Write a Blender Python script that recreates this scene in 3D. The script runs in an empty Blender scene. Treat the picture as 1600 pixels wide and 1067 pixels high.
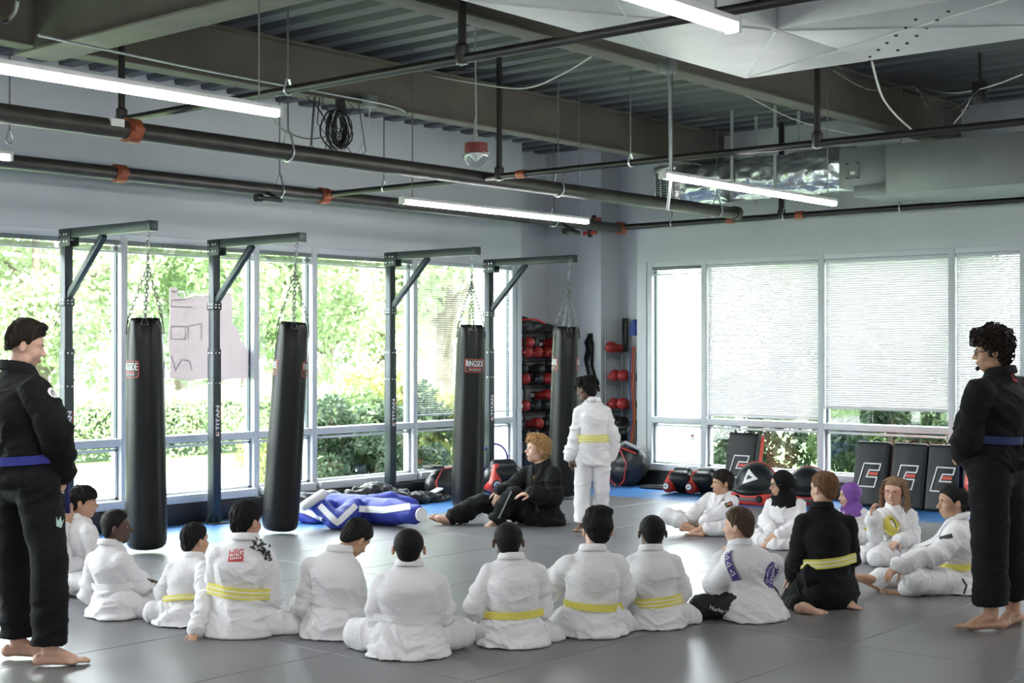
import bpy, bmesh, math, random
import numpy as np
from mathutils import Vector, Matrix
from mathutils.bvhtree import BVHTree

random.seed(7)
SC = bpy.context.scene
COL = SC.collection
# ------------------------------------------------------------------ camera
# room frame: x runs from the far corner along the left window wall, y along the right window wall
CAM = np.array([13.9, 10.91, 1.62]); FPX = 2222.0; HOR = 545.0
FW = np.array([-.76, -.65, 0.]); RT = np.array([-.65, .76, 0.])
YAW = math.atan2(.76, -.65)
cd = bpy.data.cameras.new('camera'); cam = bpy.data.objects.new('camera', cd); COL.objects.link(cam)
cam.location = CAM; cam.rotation_euler = (math.pi/2, 0, YAW)
cd.sensor_width = 36; cd.lens = 50; cd.shift_y = (HOR-533.5)/1600
cd.clip_start = .05; cd.clip_end = 300
cd.dof.use_dof = True; cd.dof.focus_distance = 9.5; cd.dof.aperture_fstop = 5.6
SC.camera = cam
# ------------------------------------------------------------------ world and exposure
SC.view_settings.view_transform = 'Standard'; SC.view_settings.look = 'None'
SC.view_settings.gamma = 1; SC.view_settings.exposure = 1.62
SC.view_settings.use_curve_mapping = False
W = bpy.data.worlds.new('world'); SC.world = W; W.use_nodes = True
bg = W.node_tree.nodes['Background']
bg.inputs[0].default_value = (.93, .975, 1.0, 1); bg.inputs[1].default_value = 7.0
TUBE_POWER = 20.0
sl = bpy.data.lights.new('outdoor_fill_sun', 'SUN'); sl.energy = 2.6; sl.angle = .02; sl.color = (1, .97, .9)  # added to brighten the trees outside; the roof keeps it from the room
so_ = bpy.data.objects.new('outdoor_fill_sun', sl); COL.objects.link(so_); so_.location = (8, 6, 20)
so_.rotation_euler = Vector((-.45, -.5, -.74)).to_track_quat('-Z', 'Y').to_euler()
def portal(name, loc, rot, sx, sy):
    l = bpy.data.lights.new(name, 'AREA'); l.shape = 'RECTANGLE'; l.size = sx; l.size_y = sy
    l.cycles.is_portal = True
    o = bpy.data.objects.new(name, l); COL.objects.link(o); o.location = loc; o.rotation_euler = rot
portal('daylight_portal_left', (7.5, -.2, 1.42), (math.pi/2, 0, 0), 13, 2.5)
portal('daylight_portal_right', (-.2, 6.5, 1.42), (math.pi/2, 0, -math.pi/2), 10.6, 2.5)
# pixel helpers: where a point of the 1600x1067 photograph lies in the room
def PT(px, py, Y):
    k = (px-800)/FPX
    p = CAM + Y*(FW + k*RT); p[2] = CAM[2]-(py-HOR)/FPX*Y
    return p
def G(px, py, z=0.0):
    return PT(px, py, (CAM[2]-z)*FPX/(py-HOR))
def LW(px, py, b=0.0):      # on a plane y = b
    k = (px-800)/FPX; return PT(px, py, (CAM[1]-b)/(.65-.76*k))
def RW(px, py, a=0.0):      # on a plane x = a
    k = (px-800)/FPX; return PT(px, py, (CAM[0]-a)/(.76+.65*k))

# ------------------------------------------------------------------ materials
MATS = {}
def mat(name, col, rough=.6, metal=0., var=0., vscale=6., bump=0., bscale=60., spec=.5, emit=None, estr=0., coat=0., sheen=0., stretch=None, col2=None, trans=0., wrinkle=0.):
    if name in MATS: return MATS[name]
    m = bpy.data.materials.new(name); m.use_nodes = True; MATS[name] = m
    nt = m.node_tree; b = nt.nodes['Principled BSDF']
    c = (*col, 1)
    b.inputs['Base Color'].default_value = c; b.inputs['Roughness'].default_value = rough
    b.inputs['Metallic'].default_value = metal; b.inputs['Specular IOR Level'].default_value = spec
    if coat: b.inputs['Coat Weight'].default_value = coat; b.inputs['Coat Roughness'].default_value = .15
    if sheen: b.inputs['Sheen Weight'].default_value = sheen
    if emit: b.inputs['Emission Color'].default_value = (*emit, 1); b.inputs['Emission Strength'].default_value = estr
    tc = nt.nodes.new('ShaderNodeTexCoord'); src = tc.outputs['Object']
    if stretch:
        mp = nt.nodes.new('ShaderNodeMapping'); mp.inputs['Scale'].default_value = stretch
        nt.links.new(src, mp.inputs[0]); src = mp.outputs[0]
    if var or col2:
        n = nt.nodes.new('ShaderNodeTexNoise'); n.inputs['Scale'].default_value = vscale; n.inputs['Detail'].default_value = 5
        nt.links.new(src, n.inputs['Vector'])
        mx = nt.nodes.new('ShaderNodeMix'); mx.data_type = 'RGBA'
        rp = nt.nodes.new('ShaderNodeMapRange'); rp.inputs[1].default_value = .3; rp.inputs[2].default_value = .7
        nt.links.new(n.outputs[0], rp.inputs[0]); nt.links.new(rp.outputs[0], mx.inputs[0])
        mx.inputs[6].default_value = c if col2 else (*[max(0, v*(1-var)) for v in col], 1)
        mx.inputs[7].default_value = (*col2, 1) if col2 else (*[min(1, v*(1+var)) for v in col], 1)
        nt.links.new(mx.outputs[2], b.inputs['Base Color'])
    if wrinkle:
        n2 = nt.nodes.new('ShaderNodeTexNoise'); n2.inputs['Scale'].default_value = 13; n2.inputs['Detail'].default_value = 4; n2.inputs['Roughness'].default_value = .55; n2.inputs['Distortion'].default_value = 1.2
        mp2 = nt.nodes.new('ShaderNodeMapping'); mp2.inputs['Scale'].default_value = (.7, .7, 1.5); nt.links.new(tc.outputs['Object'], mp2.inputs[0]); nt.links.new(mp2.outputs[0], n2.inputs['Vector'])
        ab = nt.nodes.new('ShaderNodeMath'); ab.operation = 'SUBTRACT'; ab.inputs[1].default_value = .5; nt.links.new(n2.outputs[0], ab.inputs[0])
        ab2 = nt.nodes.new('ShaderNodeMath'); ab2.operation = 'ABSOLUTE'; nt.links.new(ab.outputs[0], ab2.inputs[0])
        bp = nt.nodes.new('ShaderNodeBump'); bp.inputs['Strength'].default_value = wrinkle; bp.inputs['Distance'].default_value = .05
        nt.links.new(ab2.outputs[0], bp.inputs['Height']); nt.links.new(bp.outputs[0], b.inputs['Normal'])
    elif bump:
        n2 = nt.nodes.new('ShaderNodeTexNoise'); n2.inputs['Scale'].default_value = bscale; n2.inputs['Detail'].default_value = 3
        nt.links.new(src, n2.inputs['Vector'])
        bp = nt.nodes.new('ShaderNodeBump'); bp.inputs['Strength'].default_value = bump; bp.inputs['Distance'].default_value = .01
        nt.links.new(n2.outputs[0], bp.inputs['Height']); nt.links.new(bp.outputs[0], b.inputs['Normal'])
    if trans:
        o = nt.nodes['Material Output']; t = nt.nodes.new('ShaderNodeBsdfTranslucent'); t.inputs[0].default_value = c
        ms = nt.nodes.new('ShaderNodeMixShader'); ms.inputs[0].default_value = trans
        nt.links.new(b.outputs[0], ms.inputs[1]); nt.links.new(t.outputs[0], ms.inputs[2]); nt.links.new(ms.outputs[0], o.inputs[0])
    return m
def glassmat(name, tint, refl=.06):
    m = bpy.data.materials.new(name); m.use_nodes = True; nt = m.node_tree; nt.nodes.remove(nt.nodes['Principled BSDF'])
    t = nt.nodes.new('ShaderNodeBsdfTransparent'); t.inputs[0].default_value = (*tint, 1)
    g = nt.nodes.new('ShaderNodeBsdfGlossy'); g.inputs[1].default_value = .02
    ms = nt.nodes.new('ShaderNodeMixShader'); ms.inputs[0].default_value = refl
    nt.links.new(t.outputs[0], ms.inputs[1]); nt.links.new(g.outputs[0], ms.inputs[2]); nt.links.new(ms.outputs[0], nt.nodes['Material Output'].inputs[0])
    return m
M_WALL = mat('wall_paint', (.60, .628, .64), .75, var=.03, vscale=2, bump=.05, bscale=150)
M_FRAME = mat('window_frame_paint', (.62, .65, .67), .45, var=.03)
M_GASKET = mat('dark_gasket', (.03, .05, .06), .5)
M_GLASS = glassmat('window_glass', (.95, .972, .975))
M_MAT = mat('grey_mat', (.168, .167, .174), .35, var=.09, vscale=1.3, bump=.05, bscale=350, spec=.55)
M_MATB = mat('blue_mat', (.045, .17, .42), .40, var=.1, vscale=2, bump=.05, bscale=350)
M_BLACKPAD = mat('black_vinyl_pad', (.012, .012, .013), .45, var=.2, bump=.08, bscale=40)
M_DECK = mat('ceiling_deck_paint', (.082, .088, .098), .5, var=.12, vscale=3)
M_BEAM = mat('beam_primer', (.135, .122, .102), .7, var=.14, vscale=2.5, bump=.08, bscale=80)
M_FLANGE = M_BEAM
M_PIPE = mat('dark_steel_pipe', (.07, .065, .06), .42, .5, var=.25, vscale=5)
M_PIPEB = mat('black_pipe', (.02, .018, .018), .4, .3, var=.2)
M_GALV = mat('galvanised_steel', (.50, .53, .55), .36, .75, var=.12, vscale=9, bump=.03, bscale=40)
M_GALV2 = mat('duct_sheet_metal', (.20, .215, .225), .45, .35, var=.08, vscale=3)
M_DUCTW = mat('tube_lit_duct_metal', (.66, .68, .70), .45, .15, var=.08, vscale=3)  # glow of the tube light below is put into this paler colour
M_FOIL = mat('foil_insulation', (.62, .64, .66), .28, .85, var=.1, vscale=8, bump=.5, bscale=22)
M_COUP = mat('orange_coupling', (.32, .08, .035), .5, .1, var=.3, vscale=30)
M_ROD = mat('threaded_rod', (.16, .16, .16), .45, .7)
M_CHROME = mat('chrome', (.75, .76, .78), .22, 1.)
M_CHAIN = mat('steel_chain', (.22, .225, .23), .35, .9)
M_WHITEPL = mat('white_plastic', (.75, .75, .74), .4)
M_REDPL = mat('red_plastic', (.20, .03, .025), .45)
M_CABLE = mat('black_cable', (.01, .01, .012), .5)
M_CABLEW = mat('white_cable', (.55, .55, .53), .5)
M_TUBE = mat('led_tube_glow', (.9, .9, .9), .4, emit=(1, .985, .985), estr=TUBE_POWER)
M_CLEAR = glassmat('clear_dome', (.93, .95, .95), .12)

# ------------------------------------------------------------------ mesh helpers
class MB:
    def __init__(s): s.v = []; s.f = []; s.m = []
    def quadstrip(s, rings, closed=True, cap=True, m=0):
        b = len(s.v); n = len(rings[0])
        for r in rings: s.v += [tuple(p) for p in r]
        for i in range(len(rings)-1):
            for j in range(n if closed else n-1):
                a = b+i*n+j; c = b+i*n+(j+1) % n
                s.f.append((a, c, c+n, a+n)); s.m.append(m)
        if cap and closed:
            s.f.append(tuple(b+j for j in reversed(range(n)))); s.m.append(m)
            s.f.append(tuple(b+(len(rings)-1)*n+j for j in range(n))); s.m.append(m)
        return s
    def box(s, c, d, R=None, m=0):
        c = np.array(c, float); h = np.array(d, float)/2; b = len(s.v)
        for q in ((-1,-1,-1),(1,-1,-1),(1,1,-1),(-1,1,-1),(-1,-1,1),(1,-1,1),(1,1,1),(-1,1,1)):
            p = np.array(q)*h
            if R is not None: p = R @ p
            s.v.append(tuple(c+p))
        for f in ((0,3,2,1),(4,5,6,7),(0,1,5,4),(1,2,6,5),(2,3,7,6),(3,0,4,7)):
            s.f.append(tuple(b+i for i in f)); s.m.append(m)
        return s
    def bx(s, x0, x1, y0, y1, z0, z1, m=0):
        return s.box(((x0+x1)/2, (y0+y1)/2, (z0+z1)/2), (x1-x0, y1-y0, z1-z0), None, m)
    def tube(s, pts, r, n=8, cap=True, closed=False, m=0, flat=None):
        pts = [np.array(p, float) for p in pts]; N = len(pts)
        rs = r if hasattr(r, '__len__') else [r]*N
        if closed: T = [pts[(i+1) % N]-pts[i-1] for i in range(N)]
        else: T = [pts[min(i+1, N-1)]-pts[max(i-1, 0)] for i in range(N)]
        T = [t/(np.linalg.norm(t)+1e-9) for t in T]
        u = np.cross(T[0], (0, 0, 1.));
        if np.linalg.norm(u) < .1: u = np.cross(T[0], (1., 0, 0))
        u /= np.linalg.norm(u); rings = []
        for i in range(N):
            u = u-T[i]*np.dot(u, T[i]); u /= np.linalg.norm(u)+1e-9; w = np.cross(T[i], u)
            rings.append([pts[i]+rs[i]*(math.cos(a)*u+math.sin(a)*w*(flat or 1)) for a in [2*math.pi*j/n for j in range(n)]])
        if closed: rings.append(rings[0])
        return s.quadstrip(rings, True, cap and not closed, m)
    def lathe(s, prof, c=(0, 0, 0), n=20, m=0, R=None, cap=True):
        c = np.array(c, float); rings = []
        for r, z in prof:
            ring = []
            for j in range(n):
                a = 2*math.pi*j/n; p = np.array((r*math.cos(a), r*math.sin(a), z))
                if R is not None: p = R @ p
                ring.append(c+p)
            rings.append(ring)
        return s.quadstrip(rings, True, cap, m)
    def prism(s, out, O, u, v, w, m=0):   # polygon in (u,v), extruded along w
        O, u, v, w = (np.array(q, float) for q in (O, u, v, w)); b = len(s.v); n = len(out)
        for e in (0, 1):
            s.v += [tuple(O+u*p[0]+v*p[1]+w*e) for p in out]
        s.f.append(tuple(b+j for j in reversed(range(n)))); s.m.append(m)
        s.f.append(tuple(b+n+j for j in range(n))); s.m.append(m)
        for j in range(n):
            k = (j+1) % n; s.f.append((b+j, b+k, b+n+k, b+n+j)); s.m.append(m)
        return s
    def raw(s, V, F, m=0):
        b = len(s.v); s.v += [tuple(p) for p in V]
        s.f += [tuple(b+i for i in f) for f in F]; s.m += [m]*len(F); return s
    def mesh(s, name, mats, smooth=True, ang=40, bevel=0):
        me = bpy.data.meshes.new(name); me.from_pydata(s.v, [], s.f)
        mats = mats if isinstance(mats, (list, tuple)) else [mats]
        for q in mats: me.materials.append(q)
        if len(mats) > 1: me.polygons.foreach_set('material_index', s.m)
        if bevel:
            bm = bmesh.new(); bm.from_mesh(me)
            bmesh.ops.remove_doubles(bm, verts=bm.verts, dist=1e-5)
            ed = [e for e in bm.edges if len(e.link_faces) == 2 and e.calc_face_angle(0) > .6]
            bmesh.ops.bevel(bm, geom=ed, offset=bevel, segments=2, affect='EDGES', profile=.5)
            bm.to_mesh(me); bm.free()
        fin(me, smooth, ang); return me
    def build(s, name, mats, parent=None, smooth=True, ang=40, bevel=0, loc=None, rot=None):
        return obj(name, s.mesh(name, mats, smooth, ang, bevel), parent, loc, rot)
def fin(me, smooth=True, ang=40):
    me.validate(); me.update()
    if smooth:
        me.shade_smooth()
        if ang: me.set_sharp_from_angle(angle=math.radians(ang))
def obj(name, me, parent=None, loc=None, rot=None):
    o = bpy.data.objects.new(name, me); COL.objects.link(o)
    if parent is not None: o.parent = parent
    if loc is not None: o.location = loc
    if rot is not None: o.rotation_euler = rot
    return o
def tag(o, label=None, cat=None, group=None, kind=None):
    if label: o['label'] = label
    if cat: o['category'] = cat
    if group: o['group'] = group
    if kind: o['kind'] = kind
    return o
def thing(name, label, cat, loc=(0, 0, 0), rotz=0, group=None):
    o = bpy.data.objects.new(name, None); COL.objects.link(o); o.location = loc; o.rotation_euler = (0, 0, rotz)
    o.empty_display_size = .1
    return tag(o, label, cat, group)
def struct(o): o['kind'] = 'structure'; return o
def copy_tree(o, parent=None):
    c = o.copy(); COL.objects.link(c); c.parent = parent
    for ch in [q for q in ALLCH.get(o.name, list(o.children))]: copy_tree(ch, c)
    return c
ALLCH = {}
def rotm(axis, ang): return np.array(Matrix.Rotation(ang, 3, axis))
def unit(v): v = np.array(v, float); return v/(np.linalg.norm(v)+1e-12)
_txt = {}
def text2d(s, bold=0.0):      # flat lettering: vertices (n,2) with cap height 1 and the faces
    if (s, bold) in _txt: return _txt[(s, bold)]
    c = bpy.data.curves.new('t', 'FONT'); c.body = s; c.size = 1; c.offset = bold; c.resolution_u = 3; c.fill_mode = 'FRONT'
    o = bpy.data.objects.new('t', c); COL.objects.link(o)
    dg = bpy.context.evaluated_depsgraph_get(); me = o.evaluated_get(dg).to_mesh()
    V = np.array([v.co[:2] for v in me.vertices]); F = [tuple(p.vertices) for p in me.polygons]
    o.evaluated_get(dg).to_mesh_clear(); bpy.data.objects.remove(o); bpy.data.curves.remove(c)
    lo = V.min(0); hi = V.max(0); V = (V-lo)/(hi[1]-lo[1])
    _txt[(s, bold)] = (V, F); return V, F
def text_fit(s, x0, y0, w, h, bold=.02):
    V, F = text2d(s, bold); V = V.copy(); V[:, 0] *= w/V[:, 0].max(); V[:, 1] *= h; return V+np.array((x0, y0)), F
def stroke2d(pts, wd, closed=False):
    pts = [np.array(p, float) for p in pts]; V = []; F = []; n = len(pts)
    for i in range(n):
        a = pts[i-1] if (i or closed) else None; b = pts[i]; c = pts[(i+1) % n] if (i < n-1 or closed) else None
        t1 = unit(b-a) if a is not None else unit(c-b); t2 = unit(c-b) if c is not None else t1
        nn = np.array((-(t1+t2)[1], (t1+t2)[0])); nn = unit(nn); k = max(.35, abs(np.dot(nn, (-t1[1], t1[0]))))
        V += [b+nn*wd/2/k, b-nn*wd/2/k]
    for i in range(n if closed else n-1):
        j = (i+1) % n; F.append((2*i, 2*i+1, 2*j+1, 2*j))
    return np.array(V), F
def rrect(w, h, r, n=4):
    P = []
    for cx, cy, a0 in ((w/2-r, h/2-r, 0), (-w/2+r, h/2-r, 90), (-w/2+r, -h/2+r, 180), (w/2-r, -h/2+r, 270)):
        for i in range(n+1):
            a = math.radians(a0+90*i/n); P.append((cx+r*math.cos(a), cy+r*math.sin(a)))
    return P
def grid2d(w, h, nx, ny, x0=0, y0=0):
    V = np.array([(x0-w/2+w*i/nx, y0-h/2+h*j/ny) for j in range(ny+1) for i in range(nx+1)])
    F = [(j*(nx+1)+i, j*(nx+1)+i+1, (j+1)*(nx+1)+i+1, (j+1)*(nx+1)+i) for j in range(ny) for i in range(nx)]
    return V, F
def flat_decal(name, items, O, u, v, parent, off=None):   # items: list of (V2, F, material); drawn on a plane
    O, u, v = (np.array(q, float) for q in (O, u, v)); n = unit(np.cross(u, v))
    mats = []; mb = MB()
    for k, (V, F, m) in enumerate(items):
        if m not in mats: mats.append(m)
        mb.raw([O+u*p[0]+v*p[1]+n*(.0012*(k+1)) for p in V], F, mats.index(m))
    return mb.build(name, mats, parent, smooth=False)

# ------------------------------------------------------------------ implicit surfaces for soft and living things
class Field:
    def __init__(s, lo, hi, h):
        s.lo = np.array(lo, float)-2*h; s.h = h; s.n = np.ceil((np.array(hi)+2*h-s.lo)/h).astype(int)+1
        s.F = np.full(s.n, 1., np.float32)
    def win(s, lo, hi):
        i0 = np.clip(((np.array(lo)-s.lo)/s.h).astype(int), 0, s.n-1); i1 = np.clip(((np.array(hi)-s.lo)/s.h).astype(int)+2, 1, s.n)
        sl = tuple(slice(a, b) for a, b in zip(i0, i1))
        X = [(s.lo[d]+s.h*np.arange(i0[d], i1[d])).astype(np.float32) for d in range(3)]
        return sl, (X[0][:, None, None], X[1][None, :, None], X[2][None, None, :])
    def mix(s, sl, d, k, sub=False):
        f = s.F[sl]
        if f.size == 0: return
        if sub:
            d = -d; h = np.clip(.5-.5*(d-f)/k, 0, 1); s.F[sl] = d+(f-d)*h+k*h*(1-h)
        else:
            h = np.clip(.5+.5*(f-d)/k, 0, 1); s.F[sl] = f+(d-f)*h-k*h*(1-h)
    def cone(s, a, b, ra, rb, k=.02, flat=None, sub=False):
        a = np.array(a, float); b = np.array(b, float); f = flat[1] if flat else 1.
        m = max(ra, rb)/min(f, 1)+k*1.5+2*s.h
        sl, (x, y, z) = s.win(np.minimum(a, b)-m, np.maximum(a, b)+m)
        px, py, pz = x-a[0], y-a[1], z-a[2]; ba = b-a
        if flat:
            n = flat[0]; c = (px*n[0]+py*n[1]+pz*n[2])*(1-f)
            px, py, pz = px-n[0]*c, py-n[1]*c, pz-n[2]*c; ba = ba-n*np.dot(ba, n)*(1-f)
        t = np.clip((px*ba[0]+py*ba[1]+pz*ba[2])/(np.dot(ba, ba)+1e-9), 0, 1)
        d = np.sqrt((px-t*ba[0])**2+(py-t*ba[1])**2+(pz-t*ba[2])**2)-(ra+(rb-ra)*t)
        s.mix(sl, d, k, sub)
    def ell(s, c, r, k=.02, R=None, sub=False):
        c = np.array(c, float); r = np.array(r, float); m = r.max()+k*1.5+2*s.h
        sl, (x, y, z) = s.win(c-m, c+m); px, py, pz = x-c[0], y-c[1], z-c[2]
        if R is not None:
            q = [px*R[0][i]+py*R[1][i]+pz*R[2][i] for i in range(3)]      # columns of R are the axes
        else: q = [px, py, pz]
        k0 = np.sqrt((q[0]/r[0])**2+(q[1]/r[1])**2+(q[2]/r[2])**2)
        k1 = np.sqrt((q[0]/r[0]**2)**2+(q[1]/r[1]**2)**2+(q[2]/r[2]**2)**2)+1e-6
        s.mix(sl, k0*(k0-1)/k1, k, sub)
    def rbox(s, c, hs, r, k=.01, R=None, sub=False):
        c = np.array(c, float); m = np.linalg.norm(hs)+k+2*s.h
        sl, (x, y, z) = s.win(c-m, c+m); px, py, pz = x-c[0], y-c[1], z-c[2]
        q = [px*R[0][i]+py*R[1][i]+pz*R[2][i] for i in range(3)] if R is not None else [px, py, pz]
        q = [np.abs(q[i])-(hs[i]-r) for i in range(3)]
        d = np.sqrt(np.maximum(q[0], 0)**2+np.maximum(q[1], 0)**2+np.maximum(q[2], 0)**2)+np.minimum(np.maximum(np.maximum(q[0], q[1]), q[2]), 0)-r
        s.mix(sl, d, k, sub)
    def coords(s):
        return s.win(s.lo, s.lo+s.h*s.n)[1]
    def floor(s, z0):
        x, y, z = s.coords(); s.F = np.maximum(s.F, (z0-z))
    def net(s):
        F = s.F; F[0] = F[-1] = 1; F[:, 0] = F[:, -1] = 1; F[:, :, 0] = F[:, :, -1] = 1
        S = F < 0; c = np.zeros(np.array(F.shape)-1, np.int8)
        offs = [(i, j, k) for i in (0, 1) for j in (0, 1) for k in (0, 1)]
        sh = c.shape
        for i, j, k in offs: c += S[i:i+sh[0], j:j+sh[1], k:k+sh[2]]
        act = (c > 0) & (c < 8); I = np.argwhere(act); ids = np.full(sh, -1, np.int64); ids[act] = np.arange(len(I))
        acc = np.zeros((len(I), 3)); cnt = np.zeros(len(I))
        for o in offs:
            for ax in range(3):
                if o[ax]: continue
                o2 = list(o); o2[ax] = 1
                f0 = F[I[:, 0]+o[0], I[:, 1]+o[1], I[:, 2]+o[2]]; f1 = F[I[:, 0]+o2[0], I[:, 1]+o2[1], I[:, 2]+o2[2]]
                cr = (f0 < 0) != (f1 < 0); t = np.where(cr, f0/(f0-f1+1e-20), 0)
                p = np.array(o, float)[None, :].repeat(len(I), 0); p[:, ax] = t
                acc += p*cr[:, None]; cnt += cr
        V = s.lo+(I+acc/np.maximum(cnt, 1)[:, None])*s.h
        Q = []
        for ax in range(3):
            b, d = (ax+1) % 3, (ax+2) % 3
            Sp = np.transpose(S, (ax, b, d)); ip = np.transpose(ids, (ax, b, d))
            e = Sp[:-1, 1:-1, 1:-1] != Sp[1:, 1:-1, 1:-1]; E = np.argwhere(e); i, j, k = E.T
            q = np.stack([ip[i, j, k], ip[i, j+1, k], ip[i, j+1, k+1], ip[i, j, k+1]], 1)
            fl = ~Sp[i, j+1, k+1]; q[fl] = q[fl][:, ::-1]; Q.append(q)
        return V, np.concatenate(Q)
def vnormals(V, Q):
    n = np.cross(V[Q[:, 2]]-V[Q[:, 0]], V[Q[:, 3]]-V[Q[:, 1]]); N = np.zeros_like(V)
    for i in range(4): np.add.at(N, Q[:, i], n)
    return N/(np.linalg.norm(N, axis=1, keepdims=True)+1e-12)
def vnoise(P):
    P = np.asarray(P, float); I = np.floor(P).astype(np.int64); f = P-I; u = f*f*(3-2*f); out = np.zeros(len(P))
    for i in (0, 1):
        for j in (0, 1):
            for k in (0, 1):
                h = (I[:, 0]+i)*73856093 ^ (I[:, 1]+j)*19349663 ^ (I[:, 2]+k)*83492791
                h = (h ^ (h >> 13))*1274126177 & 0x7fffffff; h = (h ^ (h >> 15))*668265263 & 0x7fffffff
                w = (u[:, 0] if i else 1-u[:, 0])*(u[:, 1] if j else 1-u[:, 1])*(u[:, 2] if k else 1-u[:, 2])
                out += w*((h & 0xffff)/65535.)
    return out
def np_mesh(name, V, Q, mats, ang=None, mi=None):
    me = bpy.data.meshes.new(name); n = len(Q)
    me.vertices.add(len(V)); me.vertices.foreach_set('co', np.asarray(V, np.float32).ravel())
    k = Q.shape[1]
    me.loops.add(n*k); me.loops.foreach_set('vertex_index', Q.astype(np.int32).ravel())
    me.polygons.add(n); me.polygons.foreach_set('loop_start', np.arange(0, n*k, k, dtype=np.int32))
    for m in (mats if isinstance(mats, (list, tuple)) else [mats]): me.materials.append(m)
    if mi is not None: me.polygons.foreach_set('material_index', np.asarray(mi, np.int32))
    me.update(calc_edges=True); me.shade_smooth()
    if ang: me.set_sharp_from_angle(angle=math.radians(ang))
    return me
def bvh(V, Q): return BVHTree.FromPolygons([tuple(p) for p in V], [tuple(q) for q in Q.tolist()])
# ================================================================== THE SETTING
ZC = 4.06
FX, FY = 17.0, 14.5
fl = struct(MB().bx(-.6, FX, -.6, FY, -.14, -.034).build('floor', mat('underfloor', (.06, .06, .065), .9)))
_mm = {}
def floor_mat(x0, x1, y0, y1, blue):
    key = (round(x1-x0, 3), round(y1-y0, 3), blue)
    if key not in _mm:
        w, d = key[0]/2-.0022, key[1]/2-.0022
        _mm[key] = MB().bx(-w, w, -d, d, -.034, 0).mesh('mat_tile', M_MATB if blue else M_MAT, smooth=False, bevel=.003)
    obj('mat_tile', _mm[key], fl, ((x0+x1)/2, (y0+y1)/2, 0))
ys = [-.45, .25, 1.25]+[2.25+i for i in range(12)]
xs = [1.27, 2.77, 4.77, 6.77, 8.77, 10.77, 12.77, 14.77, 16.77]
for i in range(len(ys)-1):
    if ys[i+1] > 13.5: break
    floor_mat(-.45, .27, ys[i], ys[i+1], True); floor_mat(.27, 1.27, ys[i], ys[i+1], True)
    for j in range(len(xs)-1): floor_mat(xs[j], xs[j+1], ys[i], ys[i+1], i < 2)
ZH, ZS, ZR = 2.65, .23, .78
# left window wall (plane y = 0) ------------------------------------------------
wl = MB()
wl.bx(.964, FX, -.3, 0, ZH, ZC+.085)
wl.bx(.964, FX, -.3, -.02, -.03, ZS-.03)
wl.bx(.964, 1.04, -.3, 0, ZS-.03, ZH)
wl.bx(13.97, FX, -.3, 0, ZS-.03, ZH)
struct(wl.build('wall_left', M_WALL, smooth=False))
wr = MB()
wr.bx(-.3, 0, .989, FY, ZH, ZC+.085)
wr.bx(-.3, -.02, .989, FY, -.03, ZS-.03)
wr.bx(-.3, 0, .989, 1.12, ZS-.03, ZH)
wr.bx(-.3, 0, 11.6, FY, ZS-.03, ZH)
struct(wr.build('wall_right', M_WALL, smooth=False))
wc = MB()      # stepped corner with the boxed column
wc.bx(-.0, .964, -.72, -.42, -.03, ZC+.085)
wc.bx(-.75, 0, -.72, .451, -.03, ZC+.085)
wc.bx(-.75, -.407, .451, .989, -.03, ZC+.085)
wc.bx(.964, 1.0, -.72, -.30, -.03, ZC+.085)
wc.bx(-.407, -.3, .989, 1.02, -.03, ZC+.085)
struct(wc.build('wall_corner', M_WALL, smooth=False))
struct(MB().bx(FX, FX+.2, -.3, FY, -.03, ZC).build('wall_front', M_WALL))
struct(MB().bx(-.3, FX, FY, FY+.2, -.03, ZC).build('wall_back', M_WALL))
# padded black curb below the sills
bl = struct(MB().bx(1.0, 14.0, -.0, .07, 0, ZS-.05).build('baseboard_left', M_BLACKPAD, bevel=.012))
br = struct(MB().bx(.0, .07, 1.02, 11.6, 0, ZS-.05).build('baseboard_right', M_BLACKPAD, bevel=.012))
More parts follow.
